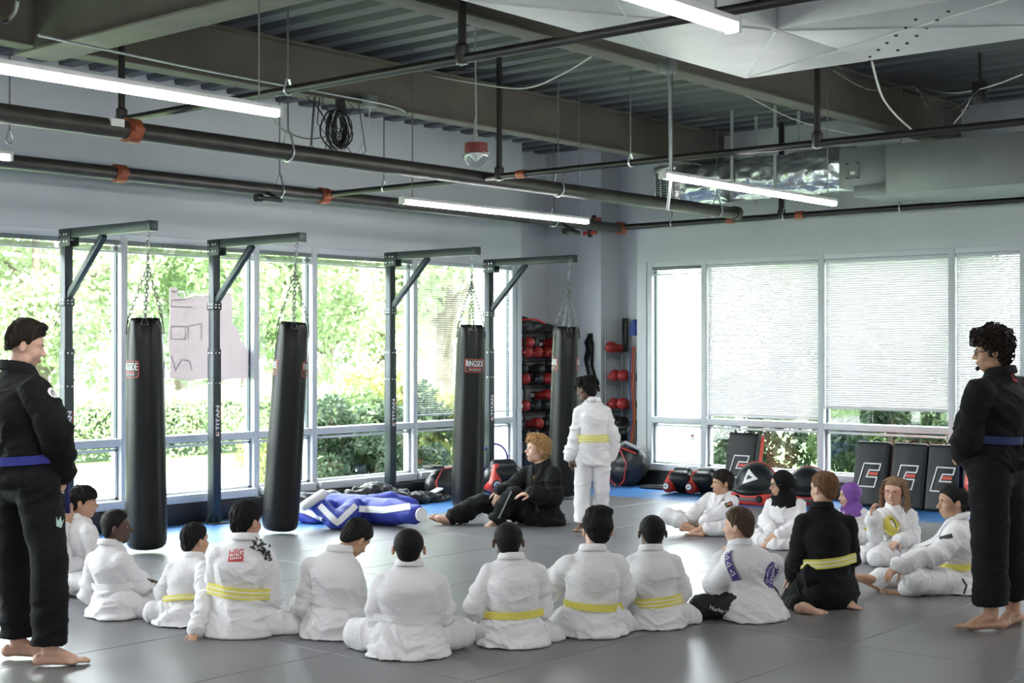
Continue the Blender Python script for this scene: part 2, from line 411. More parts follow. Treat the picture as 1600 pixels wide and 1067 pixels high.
# windows
def window(n, axis, c0, c1):
    """axis 'L': runs along x in plane y=0 ; 'R': runs along y in plane x=0"""
    o = struct(thing('window_%d' % n, None, None))
    def P(a0, a1, d0, d1, z0, z1, name, m, bevel=.004):
        mb = MB()
        if axis == 'L': mb.bx(a0, a1, d0, d1, z0, z1)
        else: mb.bx(d0, d1, a0, a1, z0, z1)
        return mb.build(name, m, o, bevel=bevel)
    f = .034
    P(c0-f, c0+f, -.17, -.015, ZS, ZH, 'mullion', M_FRAME)
    P(c1-f+.0005, c1+f-.0005, -.17, -.0155, ZS, ZH, 'mullion', M_FRAME)
    P(c0+f, c1-f, -.17, -.02, ZH-.06, ZH, 'head_rail', M_FRAME)
    P(c0+f, c1-f, -.17, -.02, ZR-.035, ZR+.035, 'middle_rail', M_FRAME)
    P(c0+f, c1-f, -.19, .045, ZS-.04, ZS+.035, 'sill', M_FRAME)
    # dark gasket lines
    g = MB()
    for z0, z1 in ((ZS+.035, ZR-.035), (ZR+.035, ZH-.06)):
        for a in (c0+f+.006, c1-f-.006):
            (g.bx(a-.006, a+.006, -.115, -.075, z0, z1) if axis == 'L' else g.bx(-.115, -.075, a-.006, a+.006, z0, z1))
        for z in (z1-.005,):
            (g.bx(c0+f, c1-f, -.115, -.075, z-.005, z+.005) if axis == 'L' else g.bx(-.115, -.075, c0+f, c1-f, z-.005, z+.005))
    g.build('gasket', M_GASKET, o, smooth=False)
    # opening sash in the lower light
    s = MB(); z0, z1 = ZS+.035, ZR-.045; w = .022
    for q in ((c0+f+.012, c0+f+.012+w, z0, z1), (c1-f-.012-w, c1-f-.012, z0, z1), (c0+f+.012, c1-f-.012, z1-w-.012, z1-.012), (c0+f+.012, c1-f-.012, z0, z0+w)):
        (s.bx(q[0], q[1], -.10, -.06, q[2], q[3]) if axis == 'L' else s.bx(-.10, -.06, q[0], q[1], q[2], q[3]))
    s.build('sash', M_FRAME, o, smooth=False)
    for z0, z1 in ((ZS+.035, ZR-.035), (ZR+.035, ZH-.06)):
        P(c0+f, c1-f, -.097, -.091, z0, z1, 'pane', M_GLASS, 0)
    return o
LX = [1.08, 2.75, 4.21, 4.96, 6.47, 7.97, 9.47, 10.97, 12.47, 13.93]
RY = [1.157, 1.916, 3.42, 4.895, 5.63, 7.13, 8.63, 10.13, 11.56]
nw = 0
for i in range(len(LX)-1): nw += 1; window(nw, 'L', LX[i], LX[i+1])
for i in range(len(RY)-1): nw += 1; window(nw, 'R', RY[i], RY[i+1])
# window crank handle on the left jamb (pale lever)
hb = MB().box((1.035, 0, .86), (.03, .02, .09)).tube([(1.035, .013, .88), (1.035, .038, .88), (1.005, .048, .96)], .008, 6).build('lever_handle', M_FRAME, bpy.data.objects['window_1'])
# ceiling deck: ribs run along y
dk = MB(); prof = []
x = -.5; p = .30
while x < FX:
    prof += [(x, ZC), (x+.135, ZC), (x+.16, ZC+.075), (x+.275, ZC+.075)]; x += p
rings = [[(a, yy, z) for a, z in prof] for yy in (-.7, FY)]
dk.quadstrip(rings, closed=False, cap=False)
rings = [[(a, yy, z+.09) for a, z in ((-.9, ZC), (FX+.3, ZC))] for yy in (-.8, FY+.3)]
dk.quadstrip(rings, closed=False, cap=False)
struct(dk.build('ceiling', M_DECK, smooth=False))

# venetian blinds -----------------------------------------------------------------
M_SLAT = mat('blind_slat', (.82, .80, .81), .5, trans=.15)
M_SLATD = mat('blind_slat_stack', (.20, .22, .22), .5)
def blind(axis, c0, c1, zbot, tilt, label, group=None, d=-.05, pitch=.0245):
    ztop = ZH-.065
    o = thing('venetian_blind', label, 'blind', ((c0+c1)/2, d, 0) if axis == 'L' else (d, (c0+c1)/2, 0), 0 if axis == 'L' else math.pi/2, group)
    w = c1-c0-.08
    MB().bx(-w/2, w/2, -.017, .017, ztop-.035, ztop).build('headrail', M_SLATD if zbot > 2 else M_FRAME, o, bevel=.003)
    R = rotm('X', tilt); mb = MB(); z = ztop-.05
    while z > zbot+.02:
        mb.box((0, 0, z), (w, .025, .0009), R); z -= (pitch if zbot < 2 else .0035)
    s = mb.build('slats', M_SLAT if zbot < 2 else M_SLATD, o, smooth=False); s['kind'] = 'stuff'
    MB().bx(-w/2, w/2, -.013, .013, zbot, zbot+.016).build('bottom_rail', M_FRAME, o, bevel=.003)
    if zbot < 2:
        for q in (-w*.36, w*.36):
            MB().tube([(q, -.014, ztop-.03), (q, -.014, zbot)], .0013, 4).build('ladder_cord', M_WHITEPL, o)
        MB().tube([(-w/2+.06, .03 if axis == 'L' else -.03, ztop-.03), (-w/2+.06, .03 if axis == 'L' else -.03, ztop-1.0)], .003, 5).build('tilt_wand', M_WHITEPL, o)
    return o
NTH = ['between the far corner and the tree trunk', 'behind the third heavy bag post', 'narrow pane by the second heavy bag', 'behind the first heavy bag and the mauve sign', 'at the left edge of the picture']
blind('L', LX[0], LX[1], .88, .12, 'lowered venetian blind with open slats in the left wall window next to the corner rack')
for i in range(1, 8):
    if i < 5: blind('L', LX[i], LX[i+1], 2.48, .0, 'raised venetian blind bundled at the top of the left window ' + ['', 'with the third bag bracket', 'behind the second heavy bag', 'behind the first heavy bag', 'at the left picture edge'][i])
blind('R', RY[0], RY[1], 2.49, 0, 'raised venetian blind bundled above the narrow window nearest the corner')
blind('R', RY[1], RY[2], .84, -1.05, 'closed white venetian blind lowered to the rail above the single leaning strike shield')
blind('R', RY[2], RY[3], .97, -1.0, 'white venetian blind lowered to a gap above the row of strike shields')
blind('R', RY[3], RY[4], .97, -1.0, 'white venetian blind lowered behind the curly haired man')
for i in range(4, 8): blind('R', RY[i], RY[i+1], .97, -1.0, 'white venetian blind lowered in a right wall window beyond the picture', 'right wall blinds out of view')

# mauve cut-out sheet fixed to the window glass
out = [(0, 2), (4, 0), (12, 1), (13, 14), (24, 17), (31, 14), (44, 13), (55, 12), (60, 13), (60, 8), (58, 0), (74, 1), (82, 6), (96, 8), (97, 55), (106, 62), (110, 80), (122, 96), (128, 112), (122, 124), (126, 138), (118, 145), (100, 143), (80, 146), (56, 142), (30, 145), (0, 140), (1, 110), (-2, 80), (1, 40)]
P0 = LW(265, 448, -.085); P1 = LW(392, 590, -.085)
sxm = (P1[0]-P0[0])/127; szm = (P1[2]-P0[2])/142
M_SIGN = mat('mauve_sheet', (.62, .56, .58), .6, var=.05, trans=.40)
sg = MB(); pts = [(P0[0]+q[0]*sxm, P0[2]+(q[1]-0)*szm) for q in out]
sg.prism([(q[0], q[1]) for q in reversed(pts)], (0, -.087, 0), (1, 0, 0), (0, 0, 1), (0, -.003, 0))
so = sg.build('window_sign', M_SIGN, smooth=False)
tag(so, 'mauve sheet with a ragged cut-out outline stuck to the window behind the first heavy bag', 'sign')
M_SIGN2 = mat('mauve_sheet_mark', (.54, .48, .50), .6, trans=.40)
def sgl(px0, px1, py0, py1, pts):
    a = LW(px0, py0, -.085); b = LW(px1, py1, -.085)
    return [(a[0]+(b[0]-a[0])*u, a[2]+(b[2]-a[2])*w) for u, w in pts]
for q in (sgl(268, 300, 455, 480, [(0, 0), (.6, 0), (.7, .5), (0, .6), (0, 1), (1, 1)]), sgl(305, 330, 460, 482, [(0, 0), (1, 0), (1, 1)]),
          sgl(268, 290, 510, 530, [(0, 1), (0, 0), (1, 0), (1, 1), (.2, 1)]), sgl(294, 315, 505, 532, [(0, 1), (0, .2), (1, 0), (1, 1)]),
          sgl(268, 300, 555, 578, [(0, 0), (.2, 1), (.5, .3), (.9, .4), (1, 1)])):
    V, F = stroke2d(q, .012); MB().raw([(p[0], -.0862, p[1]) for p in V], F).build('faint_marking', M_SIGN2, so, smooth=False)

# paper tag hanging from the blind cord at the narrow right window
t = thing('paper_tag', 'small white paper tag on a cord below the narrow right window rail', 'tag', RW(1082, 678, .01))
MB().tube([(0, 0, 0), (0, 0, .45)], .0015, 4).build('cord', M_WHITEPL, t)
mb = MB().box((0, 0, -.035), (.003, .055, .075)); mb.box((.002, 0, -.02), (.002, .045, .015), m=1)
mb.build('card', [M_WHITEPL, mat('tag_red', (.5, .1, .08), .6)], t, smooth=False)

# ================================================================== OUTDOORS
M_LAWN = mat('lawn', (.16, .26, .07), .9, var=.25, vscale=3, bump=.3, bscale=30)
M_ROAD = mat('asphalt', (.25, .25, .25), .9, var=.1)
gd = struct(MB().bx(-70, 40, -70, 40, -.6, -.25).build('ground', M_LAWN))
struct(MB().bx(-40, 40, -7.2, -4.6, -.25, -.215).build('path', mat('concrete_path', (.42, .41, .39), .9, var=.05)))
def leafmat(n, c, c2): return mat(n, c, .6, col2=c2, vscale=1.7, trans=.35)
M_LEAF = [leafmat('leaf_green', (.20, .29, .13), (.32, .41, .20)), leafmat('leaf_haze_pale', (.34, .42, .24), (.48, .54, .34)), leafmat('leaf_dark', (.05, .085, .05), (.12, .17, .10)), leafmat('leaf_lime', (.36, .40, .14), (.50, .50, .22))]  # pale, greyed greens hold the haze and glare over the outdoor view
M_BARK = mat('bark', (.16, .13, .105), .9, var=.3, bump=.4, bscale=20)
def leaves(name, n, size, shape, rng, m):
    V = np.zeros((n*4, 3)); c = shape(n, rng)
    a = rng.normal(size=(n, 3)); a /= np.linalg.norm(a, axis=1, keepdims=True); b = np.cross(a, rng.normal(size=(n, 3))); b /= np.linalg.norm(b, axis=1, keepdims=True)
    s = size*(.6+.8*rng.random((n, 1)))
    V[0::4] = c-a*s; V[1::4] = c+b*s*.45; V[2::4] = c+a*s; V[3::4] = c-b*s*.45
    Q = np.arange(n*4).reshape(n, 4)
    return np_mesh(name, V, Q, m)
def crown(r, clumps, zc, sz):
    def f(n, rng):
        cc = rng.normal(size=(clumps, 3)); cc /= np.linalg.norm(cc, axis=1, keepdims=True); cc *= r*(.35+.6*rng.random((clumps, 1)))
        cc[:, 2] = cc[:, 2]*sz+zc
        k = rng.integers(0, clumps, n); d = rng.normal(size=(n, 3)); d /= np.linalg.norm(d, axis=1, keepdims=True)
        return cc[k]+d*(r*.30*(.6+.5*rng.random((n, 1))))
    return f
RNG = np.random.default_rng(3); RBUSH = []
TREES = []
for i, (r, zc, sz, m, th) in enumerate([(2.2, 3.0, 1.15, 0, 1.6), (2.4, 3.2, 1.2, 1, 1.8), (2.0, 2.6, 1.2, 2, 1.2), (1.6, 3.4, 1.5, 1, 2.4)]):
    lf = leaves('foliage', 17000, .072, crown(r, 26, zc, sz), RNG, M_LEAF[m])
    mb = MB(); mb.tube([(0, 0, -.3), (.06, .02, th*.5), (.02, .05, th), (-.05, .1, zc+r*.5)], [.16, .13, .11, .03], 9)
    for k in range(7):
        a = k*2.4; z0 = th*.6+k*.22
        mb.tube([(.02, .03, z0), (math.cos(a)*r*.35, math.sin(a)*r*.35, z0+.6), (math.cos(a)*r*.75, math.sin(a)*r*.75, z0+1.1)], [.06, .04, .012], 6)
    TREES.append((lf, mb.mesh('trunk', M_BARK)))
def tree(kind, p, s, rz, label, group):
    o = thing('tree', label, 'tree', (p[0], p[1], -.27), rz, group); o.scale = (s, s, s)
    obj('foliage', TREES[kind][0], o); obj('trunk', TREES[kind][1], o)
LT = 'leafy tree outside the left windows beyond the hedge'; RTr = 'leafy tree outside the right windows behind the strike shields'
for (x, y, k, s) in [(13, -15, 1, 1.25), (8, -15.5, 0, 1.2), (3, -15, 1, 1.25), (-2, -15.5, 1, 1.2), (-7, -15, 0, 1.25), (-12, -15.5, 1, 1.2), (10.5, -21, 1, 1.5), (5.5, -21.5, 0, 1.5), (.5, -21, 1, 1.5), (-4.5, -21.5, 1, 1.5), (-9.5, -21, 0, 1.5), (-15, -21, 1, 1.5)]:
    tree(k, (x, y), s, x*1.7, LT, 'trees outside the left windows')
tree(3, LW(690, 600, -4.2)[:2], 1.15, 1.0, 'tall pale tree with a forked trunk outside the window left of the third heavy bag', None)
for (x, y, k, s) in [(-7, 1, 2, 1.0), (-7.5, 6, 0, 1.05), (-7, 11, 2, 1.0), (-12.5, -1.5, 1, 1.2), (-13, 4, 0, 1.25), (-12.5, 9.5, 1, 1.2)]:
    tree(k, (x, y), s, x*2.1+y, RTr, 'trees outside the right windows')
for i, (y, k, s) in enumerate([(1.3, 1, 1.05), (2.3, 2, .95), (3.1, 1, 1.1), (4.0, 2, 1.0), (4.8, 1, 1.1), (5.7, 2, 1.0), (6.6, 1, 1.1)]):
    RBUSH.append((y, k, s))
def hedge_shape(lx, ly, lz):
    def f(n, rng):
        q = rng.random((n, 3)); q[:, 0] = (q[:, 0]-.5)*lx; q[:, 1] = (q[:, 1]-.5)*ly; q[:, 2] = q[:, 2]**.7*lz
        k = rng.integers(0, 3, n); q[k == 0, 2] = lz; q[k == 1, 1] = ly/2
        return q+rng.normal(size=(n, 3))*.05
    return f
HG = leaves('foliage', 7000, .045, hedge_shape(3.0, 1.0, 1.05), RNG, M_LEAF[1])
for i, x in enumerate((12.5, 9.5, 6.5, 3.5, .5, -2.5, -5.5)):
    o = thing('hedge', 'clipped pale green hedge section across the lawn outside the left windows', 'hedge', (x, -10, -.26), 0, 'hedge outside the left windows')
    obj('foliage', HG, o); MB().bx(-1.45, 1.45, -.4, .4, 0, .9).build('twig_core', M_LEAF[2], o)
SH = [leaves('foliage', 5000, .05, crown(.75, 16, .75, 1.0), RNG, M_LEAF[m]) for m in (3, 2, 0)]
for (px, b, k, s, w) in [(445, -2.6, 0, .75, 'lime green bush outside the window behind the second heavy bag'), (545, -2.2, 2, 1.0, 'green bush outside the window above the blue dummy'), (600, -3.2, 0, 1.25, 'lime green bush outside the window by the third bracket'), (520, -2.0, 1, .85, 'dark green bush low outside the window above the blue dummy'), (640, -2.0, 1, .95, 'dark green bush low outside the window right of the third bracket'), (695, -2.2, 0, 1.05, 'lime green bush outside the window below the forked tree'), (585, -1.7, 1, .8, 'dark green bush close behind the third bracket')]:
    p = LW(px, 700, b); o = thing('bush', w, 'bush', (p[0], p[1], -.27), px, None); o.scale = (s, s, s)
    obj('foliage', SH[k], o); MB().tube([(0, 0, 0), (.03, .02, .35), (.12, .1, .9)], [.05, .04, .015], 6).build('stem', M_BARK, o)

for i, (y, k, s) in enumerate(RBUSH):
    o = thing('bush', ['dark bush outside the narrow right window', 'green bush outside left of the lone strike shield', 'dark bush outside behind the lone strike shield', 'green bush outside above the round kick shields', 'dark bush outside behind the row of shields', 'green bush outside behind the rightmost strike shield', 'dark bush outside behind the curly haired man'][i], 'bush', (-2.3-.5*(i % 2), y, -.27), i*1.3)
    o.scale = (s, s, s*1.1); obj('foliage', SH[k], o); MB().tube([(0, 0, 0), (.03, .02, .35), (.12, .1, .9)], [.05, .04, .015], 6).build('stem', M_BARK, o)
# ================================================================== CEILING STRUCTURE AND SERVICES
def ibeam(name, axis, c, s0, s1, z0=3.65, z1=ZC, w=.18, label=None):
    o = struct(thing(name, None, None))
    L, m = s1-s0, (s0+s1)/2
    def P(nm, dw, za, zb):
        if axis == 'x': return MB().bx(s0, s1, c-dw/2, c+dw/2, za, zb).build(nm, M_BEAM, o, bevel=.003)
        return MB().bx(c-dw/2, c+dw/2, s0, s1, za, zb).build(nm, M_BEAM, o, bevel=.003)
    P('web', .014, z0+.018, z1-.018); P('bottom_flange', w, z0, z0+.018); P('top_flange', w, z1-.018, z1)
    return o
ibeam('beam_window_side', 'x', 2.2, 0, FX)
ibeam('beam_middle', 'x', 5.0, 0, FX)
ibeam('beam_cross', 'y', 8.75, 2.3, FY, 3.56, ZC, .30)
ibeam('beam_camera_side', 'x', 9.9, 0, FX)
# sprinkler mains and branch lines
def coupling(o, c, d, r, L=.09):
    d = unit(d); R = np.array(Vector(d).to_track_quat('Z', 'Y').to_matrix())
    mb = MB().lathe([(r*1.02, -L/2), (r*1.32, -L/2), (r*1.32, L/2), (r*1.02, L/2)], c, 16, R=R)
    u = R @ np.array((1, 0, 0))
    for s in (-1, 1): mb.box(np.array(c)+u*s*r*1.45, (r*.5, r*.5, L*.8), R)
    return mb.build('coupling', M_COUP, o)
def clevis(o, c, r, ztop, ax):
    side = np.array((0, 1, 0.)) if ax == 'x' else np.array((1., 0, 0)); c = np.array(c, float)
    pts = [c+side*(r*1.1)*math.sin(a)+np.array((0, 0, -1))*(r*1.1)*math.cos(a) for a in np.linspace(-2.0, 2.0, 11)]
    top = c+np.array((0, 0, r*2.6))
    mb = MB().tube([top-side*.01]+pts+[top+side*.01], .008, 6); mb.build('hanger', M_GALV, o)
    MB().tube([top, (c[0], c[1], ztop)], .006, 6).build('hanger_rod', M_ROD, o)
def pipe(name, label, a, b, r, m, coups=(), hangs=(), group=None, ztop=ZC):
    a = np.array(a, float); b = np.array(b, float)
    o = thing(name, label, 'pipe', a, 0, group); d = b-a; ax = 'x' if abs(d[0]) > abs(d[1]) else 'y'
    MB().tube([(0, 0, 0), d], r, 16).build('pipe_run', m, o)
    for t in coups: coupling(o, d*t, d, r)
    for t in hangs: clevis(o, d*t, r, ztop-a[2], ax)
    return o
def xt(px, a0, a1, b):      # fraction along an x pipe at picture column px
    p = LW(px, 500, b)[0]; return (p-a0)/(a1-a0)
def yt(px, b0, b1, a):
    p = RW(px, 500, a)[1]; return (p-b0)/(b1-b0)
P1 = pipe('sprinkler_main', 'thick dark steel sprinkler main, the upper of the two along the window wall', (.95, 2.95, 3.05), (14, 2.95, 3.05), .062, M_PIPE, [xt(205, .95, 14, 2.95)], [xt(450, .95, 14, 2.95), xt(872, .95, 14, 2.95), xt(1120, .95, 14, 2.95)])
MB().lathe([(.0, -.02), (.074, -.02), (.074, .06), (.066, .06)], (0, 0, 0), 16, R=rotm('Y', math.pi/2)).build('end_cap', M_PIPE, P1)
MB().box((LW(200, 500, 2.95)[0]-.95+.12, .05, .03), (.10, .03, .05)).build('pipe_label', M_WHITEPL, P1)
P2 = pipe('sprinkler_main', 'thick dark steel sprinkler main, the lower of the two, running above the window heads', (.35, 1.0, 3.04), (14, 1.0, 3.04), .057, M_PIPE, [xt(186, .35, 14, 1.), xt(505, .35, 14, 1.), .0], [xt(437, .35, 14, 1.), xt(865, .35, 14, 1.)])
P2b = pipe('sprinkler_main', 'dark sprinkler main running along the top of the right window wall', (.35, 1.06, 3.05), (.35, 14, 3.05), .033, M_PIPEB, [yt(1250, 1.06, 14, .35), yt(1142, 1.06, 14, .35)], [yt(1050, 1.06, 14, .35), yt(1407, 1.06, 14, .35), yt(1225, 1.06, 14, .35)])
B1 = pipe('sprinkler_branch', 'thin sprinkler branch pipe crossing the upper left of the ceiling', (8.19, 2.4, 3.2), (8.19, 14, 3.2), .026, M_PIPEB, [yt(122, 2.4, 14, 8.19)], [yt(15, 2.4, 14, 8.19), yt(450, 2.4, 14, 8.19)])
B2 = pipe('sprinkler_branch', 'thin sprinkler branch pipe crossing the middle of the ceiling from the lower main', (5.0, 1.0, 3.05), (5.0, 14, 3.05), .026, M_PIPEB, [yt(815, 1, 14, 5.), .006], [yt(600, 1, 14, 5.), yt(985, 1, 14, 5.)])
for br_, pl in ((B1, [(190, 8.19), (722, 8.19)]), (B2, [(780, 5.), (1277, 5.)]), (P2b, [(1221, .35)])):
    for px, a in pl:
        q = RW(px, 500, a); y = q[1]-br_.location[1]; dz = ZC-br_.location[2]
        MB().tube([(0, y, 0), (0, y, dz)], .024 if px != 1221 else .03, 10).build('riser', M_PIPEB, br_)
        MB().lathe([(.034, -.05), (.04, -.03), (.04, .05), (.03, .06)], (0, y, .02), 12).build('tee_fitting', M_PIPEB, br_)
        MB().tube([(0, y-.035*math.cos(q_), -.035*math.sin(q_)) for q_ in np.linspace(-.3, 3.4, 9)], .006, 6).build('hook', M_GALV, br_)
# low stubs with an elbow hanging off the lower main
for px, py in ((404, 309), (884, 361)):
    q = LW(px, py, 1.35)-np.array(P2.location)
    st_ = MB().tube([q, q+np.array((-.28, -.04, .0)), (q[0]-.36, .0, -.02)], .02, 10).build('drain_stub', M_PIPEB, P2)
    MB().lathe([(.03, -.03), (.036, -.03), (.036, .03), (.03, .03)], q, 12, R=rotm('Y', math.pi/2)).build('stub_fitting', M_PIPEB, st_)
# red valve handles by the corner of the mains
for px, py, lab in ((928, 343, 'red lever valve above the pipe joint at the room corner'), (922, 364, 'red lever valve hanging under the pipe joint at the room corner')):
    q = LW(px, py, .75); t = thing('valve', lab, 'valve', q)
    MB().box((0, 0, 0), (.03, .20, .045)).build('lever', mat('valve_red', (.35, .04, .03), .5), t, bevel=.006)
    MB().lathe([(.028, -.05), (.03, .05)], (0, 0, .0), 10).build('valve_body', M_PIPEB, t)
# two thin rods and bracket in the corner shade
t = thing('pipe_bracket', 'dark steel bracket on the corner wall under the ceiling', 'bracket', LW(880, 330, -.3))
MB().bx(-.03, .03, -.02, .02, -.1, .75).build('strut', M_PIPEB, t); MB().bx(-.25, .12, -.02, .02, .16, .20).build('arm', M_PIPEB, t)
# LED tube fixtures --------------------------------------------------------------
def led(a0, a1, b, z, label, group=None):
    o = thing('led_tube_light', label, 'ceiling light', ((a0+a1)/2, b, z), 0, group); h = (a1-a0)/2
    n = 12; P = [(-.026*math.cos(t), .030*math.sin(t)) for t in np.linspace(-.3, math.pi+.3, n)]
    R_ = [[(x, q[0], -q[1]) for q in P] for x in (-h+.02, h-.02)]
    MB().quadstrip(R_, True, True).build('diffuser', M_TUBE, o)
    MB().bx(-h, h, -.03, .03, .006, .03).build('housing', M_WHITEPL, o, bevel=.004)
    for s in (-1, 1):
        MB().bx(s*h-.012, s*h+.012, -.03, .03, -.03, .03).build('end_cap', M_WHITEPL, o, bevel=.005)
        c = MB(); zz = 0.03
        c.tube([(s*(h-.12), 0, .03), (s*(h-.12), 0, .16)], .004, 5); c.tube([(s*(h-.12), .0, .15), (s*(h-.12), 0, ZC-z)], .0045, 5)
        c.build('suspension_chain', M_ROD, o)
    return o
led(3.3, 5.75, 2.77, 2.82, 'glowing LED tube light hanging near the middle of the window wall')
led(3.3, 5.78, 5.33, 2.82, 'glowing LED tube light hanging in front of the foil duct')
led(9.2, 11.65, 5.33, 2.82, 'long bright LED tube light at the upper left of the picture')
led(9.35, 11.8, 8.1, 2.82, 'bright LED tube light cut off by the top of the picture under the big duct')
for a, b in ((9.2, 2.77), (3.3, 8.1), (3.3, 10.8), (9.3, 10.8), (3.3, 13.2), (9.3, 13.2), (14.2, 5.33), (14.2, 8.1), (14.2, 10.8), (14.2, 2.77), (14.2, 13.2)):
    led(a, a+2.45, b, 2.82, 'LED tube light of the same ceiling grid outside the picture', 'ceiling tube lights out of view')
# big rectangular duct near the camera ---------------------------------------------
t = thing('air_duct', 'large tube-lit sheet metal air duct running across the upper right ceiling', 'duct', (6.23, 6.26, 3.3))
MB().bx(0, 5.6, 0, .84, 0, .25).build('trunk_section', M_DUCTW, t, bevel=.01)
MB().bx(0, 1.07, .84, 2.32, 0.002, .25).build('branch_section', M_DUCTW, t, bevel=.01)
MB().bx(-.12, 1.10, 2.42, 8.0, -.03, .25).build('branch_section', M_DUCTW, t, bevel=.01)
fz = MB()
for y0 in (2.32, 2.385): fz.bx(-.15, 1.14, y0, y0+.03, -.06, .26)
fz.bx(-.13, 1.12, 2.35, 2.385, -.045, .255)
fz.build('flange_joint', M_GALV, t, bevel=.004)
for x in (.1, .45, .8, 1.0):
    MB().box((x, 2.37, -.07), (.03, .11, .03)).build('flange_clamp', M_PIPEB, t)
cr = MB()
for a, b in (((.03, .03), (1.05, 2.3)), ((1.05, .85), (.03, 2.3)), ((.03, .03), (1.04, .82)), ((1.1, .03), (2.6, .82)), ((2.6, .03), (1.1, .82))):
    cr.tube([(a[0], a[1], -.0), (b[0], b[1], -.0)], .006, 5)
cr.build('cross_crease', M_DUCTW, t)
cl = MB()
for i in range(12): cl.lathe([(.009, -.006), (.009, .002)], (.12+.14*(i % 6)+.06*(i//6), .9+.12*(i % 6)+.2*(i//6), 0), 6)
cl.build('rivets', M_PIPEB, t)['kind'] = 'stuff'
# flex duct, grille and fan unit along the right wall ------------------------------
t = thing('foil_duct', 'crinkled foil insulated duct with a square grille hanging at the right wall', 'duct', (1.15, 2.2, 3.36))
F_ = Field((-.34, -.02, -.3), (.34, 2.32, .34), .02)
F_.cone((0, .25, 0), (0, 2.2, .03), .21, .215, .02); F_.rbox((0, .12, 0), (.24, .15, .215), .04, .05)
for y in (.7, 1.25, 1.8): F_.cone((-.2, y, .0), (.2, y, .0), .005, .005, .02, sub=True)
V, Q = F_.net(); N = vnormals(V, Q)
V = V+N*((vnoise(V*np.array((14, 9, 14)))-.5)*.035+(np.abs(vnoise(V*np.array((22, 16, 22))+9)-.5)-.2)*.035)[:, None]
obj('insulation_jacket', np_mesh('insulation_jacket', V, Q, M_FOIL), t)
g = MB()
g.bx(.255, .275, .03, .27, -.15, -.13); g.bx(.255, .275, .03, .27, .13, .15); g.bx(.255, .275, .03, .05, -.15, .15); g.bx(.255, .275, .25, .27, -.15, .15)
g.bx(.255, .275, .11, .12, -.15, .15); g.bx(.255, .275, .185, .195, -.15, .15)
g.build('grille_frame', M_GALV, t, bevel=.002)
g2 = MB()
for i in range(11): g2.box((.258, .15, -.125+i*.025), (.016, .22, .003), rotm('Y', .6))
g2.build('grille_louvres', M_GALV, t, smooth=False); MB().bx(.24, .25, .04, .26, -.14, .14).build('grille_dark_back', M_GASKET, t)
for y in (.95, 1.45):
    MB().bx(.235, .24, y, y+.035, -.22, ZC-3.36).build('hanger_strap', M_GALV, t)
    MB().bx(-.24, -.235, y, y+.035, -.22, ZC-3.36).build('hanger_strap', M_GALV, t)
t = thing('fan_unit', 'grey sheet metal fan coil box hanging on the right wall beside the foil duct', 'ventilation unit', (1.15, 4.42, 3.04))
MB().bx(-.3, .33, .0, .62, .12, .5).build('plenum', M_GALV2, t, bevel=.006)
MB().bx(-.45, .62, .62, 1.98, .0, .45).build('casing', M_GALV2, t, bevel=.006)
MB().bx(-.3, .42, .2, .75, .02, .12).build('drain_pan', M_GALV2, t, bevel=.004)
pl = MB().bx(.332, .336, .08, .21, .2, .36); pl.bx(.336, .339, .12, .17, .24, .27, m=1)
for y in (.09, .2):
    for z in (.21, .35): pl.bx(.336, .34, y-.012, y+.012, z-.007, z+.007, m=2)
pl.build('access_panel', [M_GALV2, M_WHITEPL, M_GASKET], t, smooth=False)
MB().bx(.622, .626, 1.99, 1.991, .1, .3).build('seam', M_GASKET, t)
MB().tube([(.1, 1.98, .24), (.1, 2.12, .24), (.1, 3.2, .24)], [.2, .16, .16], 20).build('round_duct', M_GALV, t)
MB().bx(.35, .38, 1.985, 1.99, .1, .32).build('slot_plate', M_GASKET, t)
for y in (.75, 1.9):
    for x in (-.4, .58): MB().tube([(x, y, .45), (x, y, ZC-3.04)], .006, 6).build('hanger_rod', M_ROD, t)
# hanging strobe / pendant sensor --------------------------------------------------
q = PT(744, 245, 10.5)
t = thing('pendant_alarm', 'pendant alarm with a red base and clear glass dome hanging from the ceiling', 'alarm', q)
MB().lathe([(.0, .10), (.085, .10), (.088, .03), (.0, .03)], n=24).build('red_base', M_REDPL, t)
MB().lathe([(.088, .03), (.104, .024), (.106, .0), (.088, -.035), (.05, -.066), (.02, -.078), (.0, -.08)], n=24).build('dome', M_CLEAR, t)
MB().lathe([(.05, .028), (.055, .01), (.03, -.01), (.012, -.03), (.0, -.035)], n=16).build('lamp', M_WHITEPL, t)
MB().tube([(0, 0, .1), (0, 0, .35), (.01, .0, .8), (0, 0, ZC-q[2])], .007, 6).build('conduit', M_GALV, t)
MB().tube([(.03, 0, .1), (.015, 0, .25), (.0, 0, .32)], .005, 5).build('conduit', M_GALV, t)
# coil of cable and junction box on the beam -----------------------------------------
q = LW(528, 205, 2.42)
t = thing('cable_coil', 'tangled coil of black cables hanging from the beam above the windows', 'cable', q)
r_ = random.Random(4); mb = MB(); mw = MB()
for i in range(26):
    a0 = r_.uniform(0, 6); rx = r_.uniform(.07, .12); rz = r_.uniform(.12, .17); cx = r_.uniform(-.03, .03); cy = r_.uniform(-.04, .04)
    (mb if i % 4 else mw).tube([(cx+rx*math.cos(a), cy+.015*math.sin(3*a+a0), rz*math.sin(a)+.01) for a in np.linspace(0, 2*math.pi, 18)[:-1]], r_.choice((.005, .007)), 5, closed=True)
for i in range(9):
    x1 = r_.uniform(-.35, .35); z1 = r_.uniform(-.2, .25)
    mb.tube([(r_.uniform(-.1, .1), 0, r_.uniform(-.15, .15)), (x1*.6, .02, z1-.1), (x1, .0, z1), (x1*.8, -.02, .25)], .004, 5)
mb.build('black_loops', M_CABLE, t); mw.build('grey_loops', M_CABLEW, t)
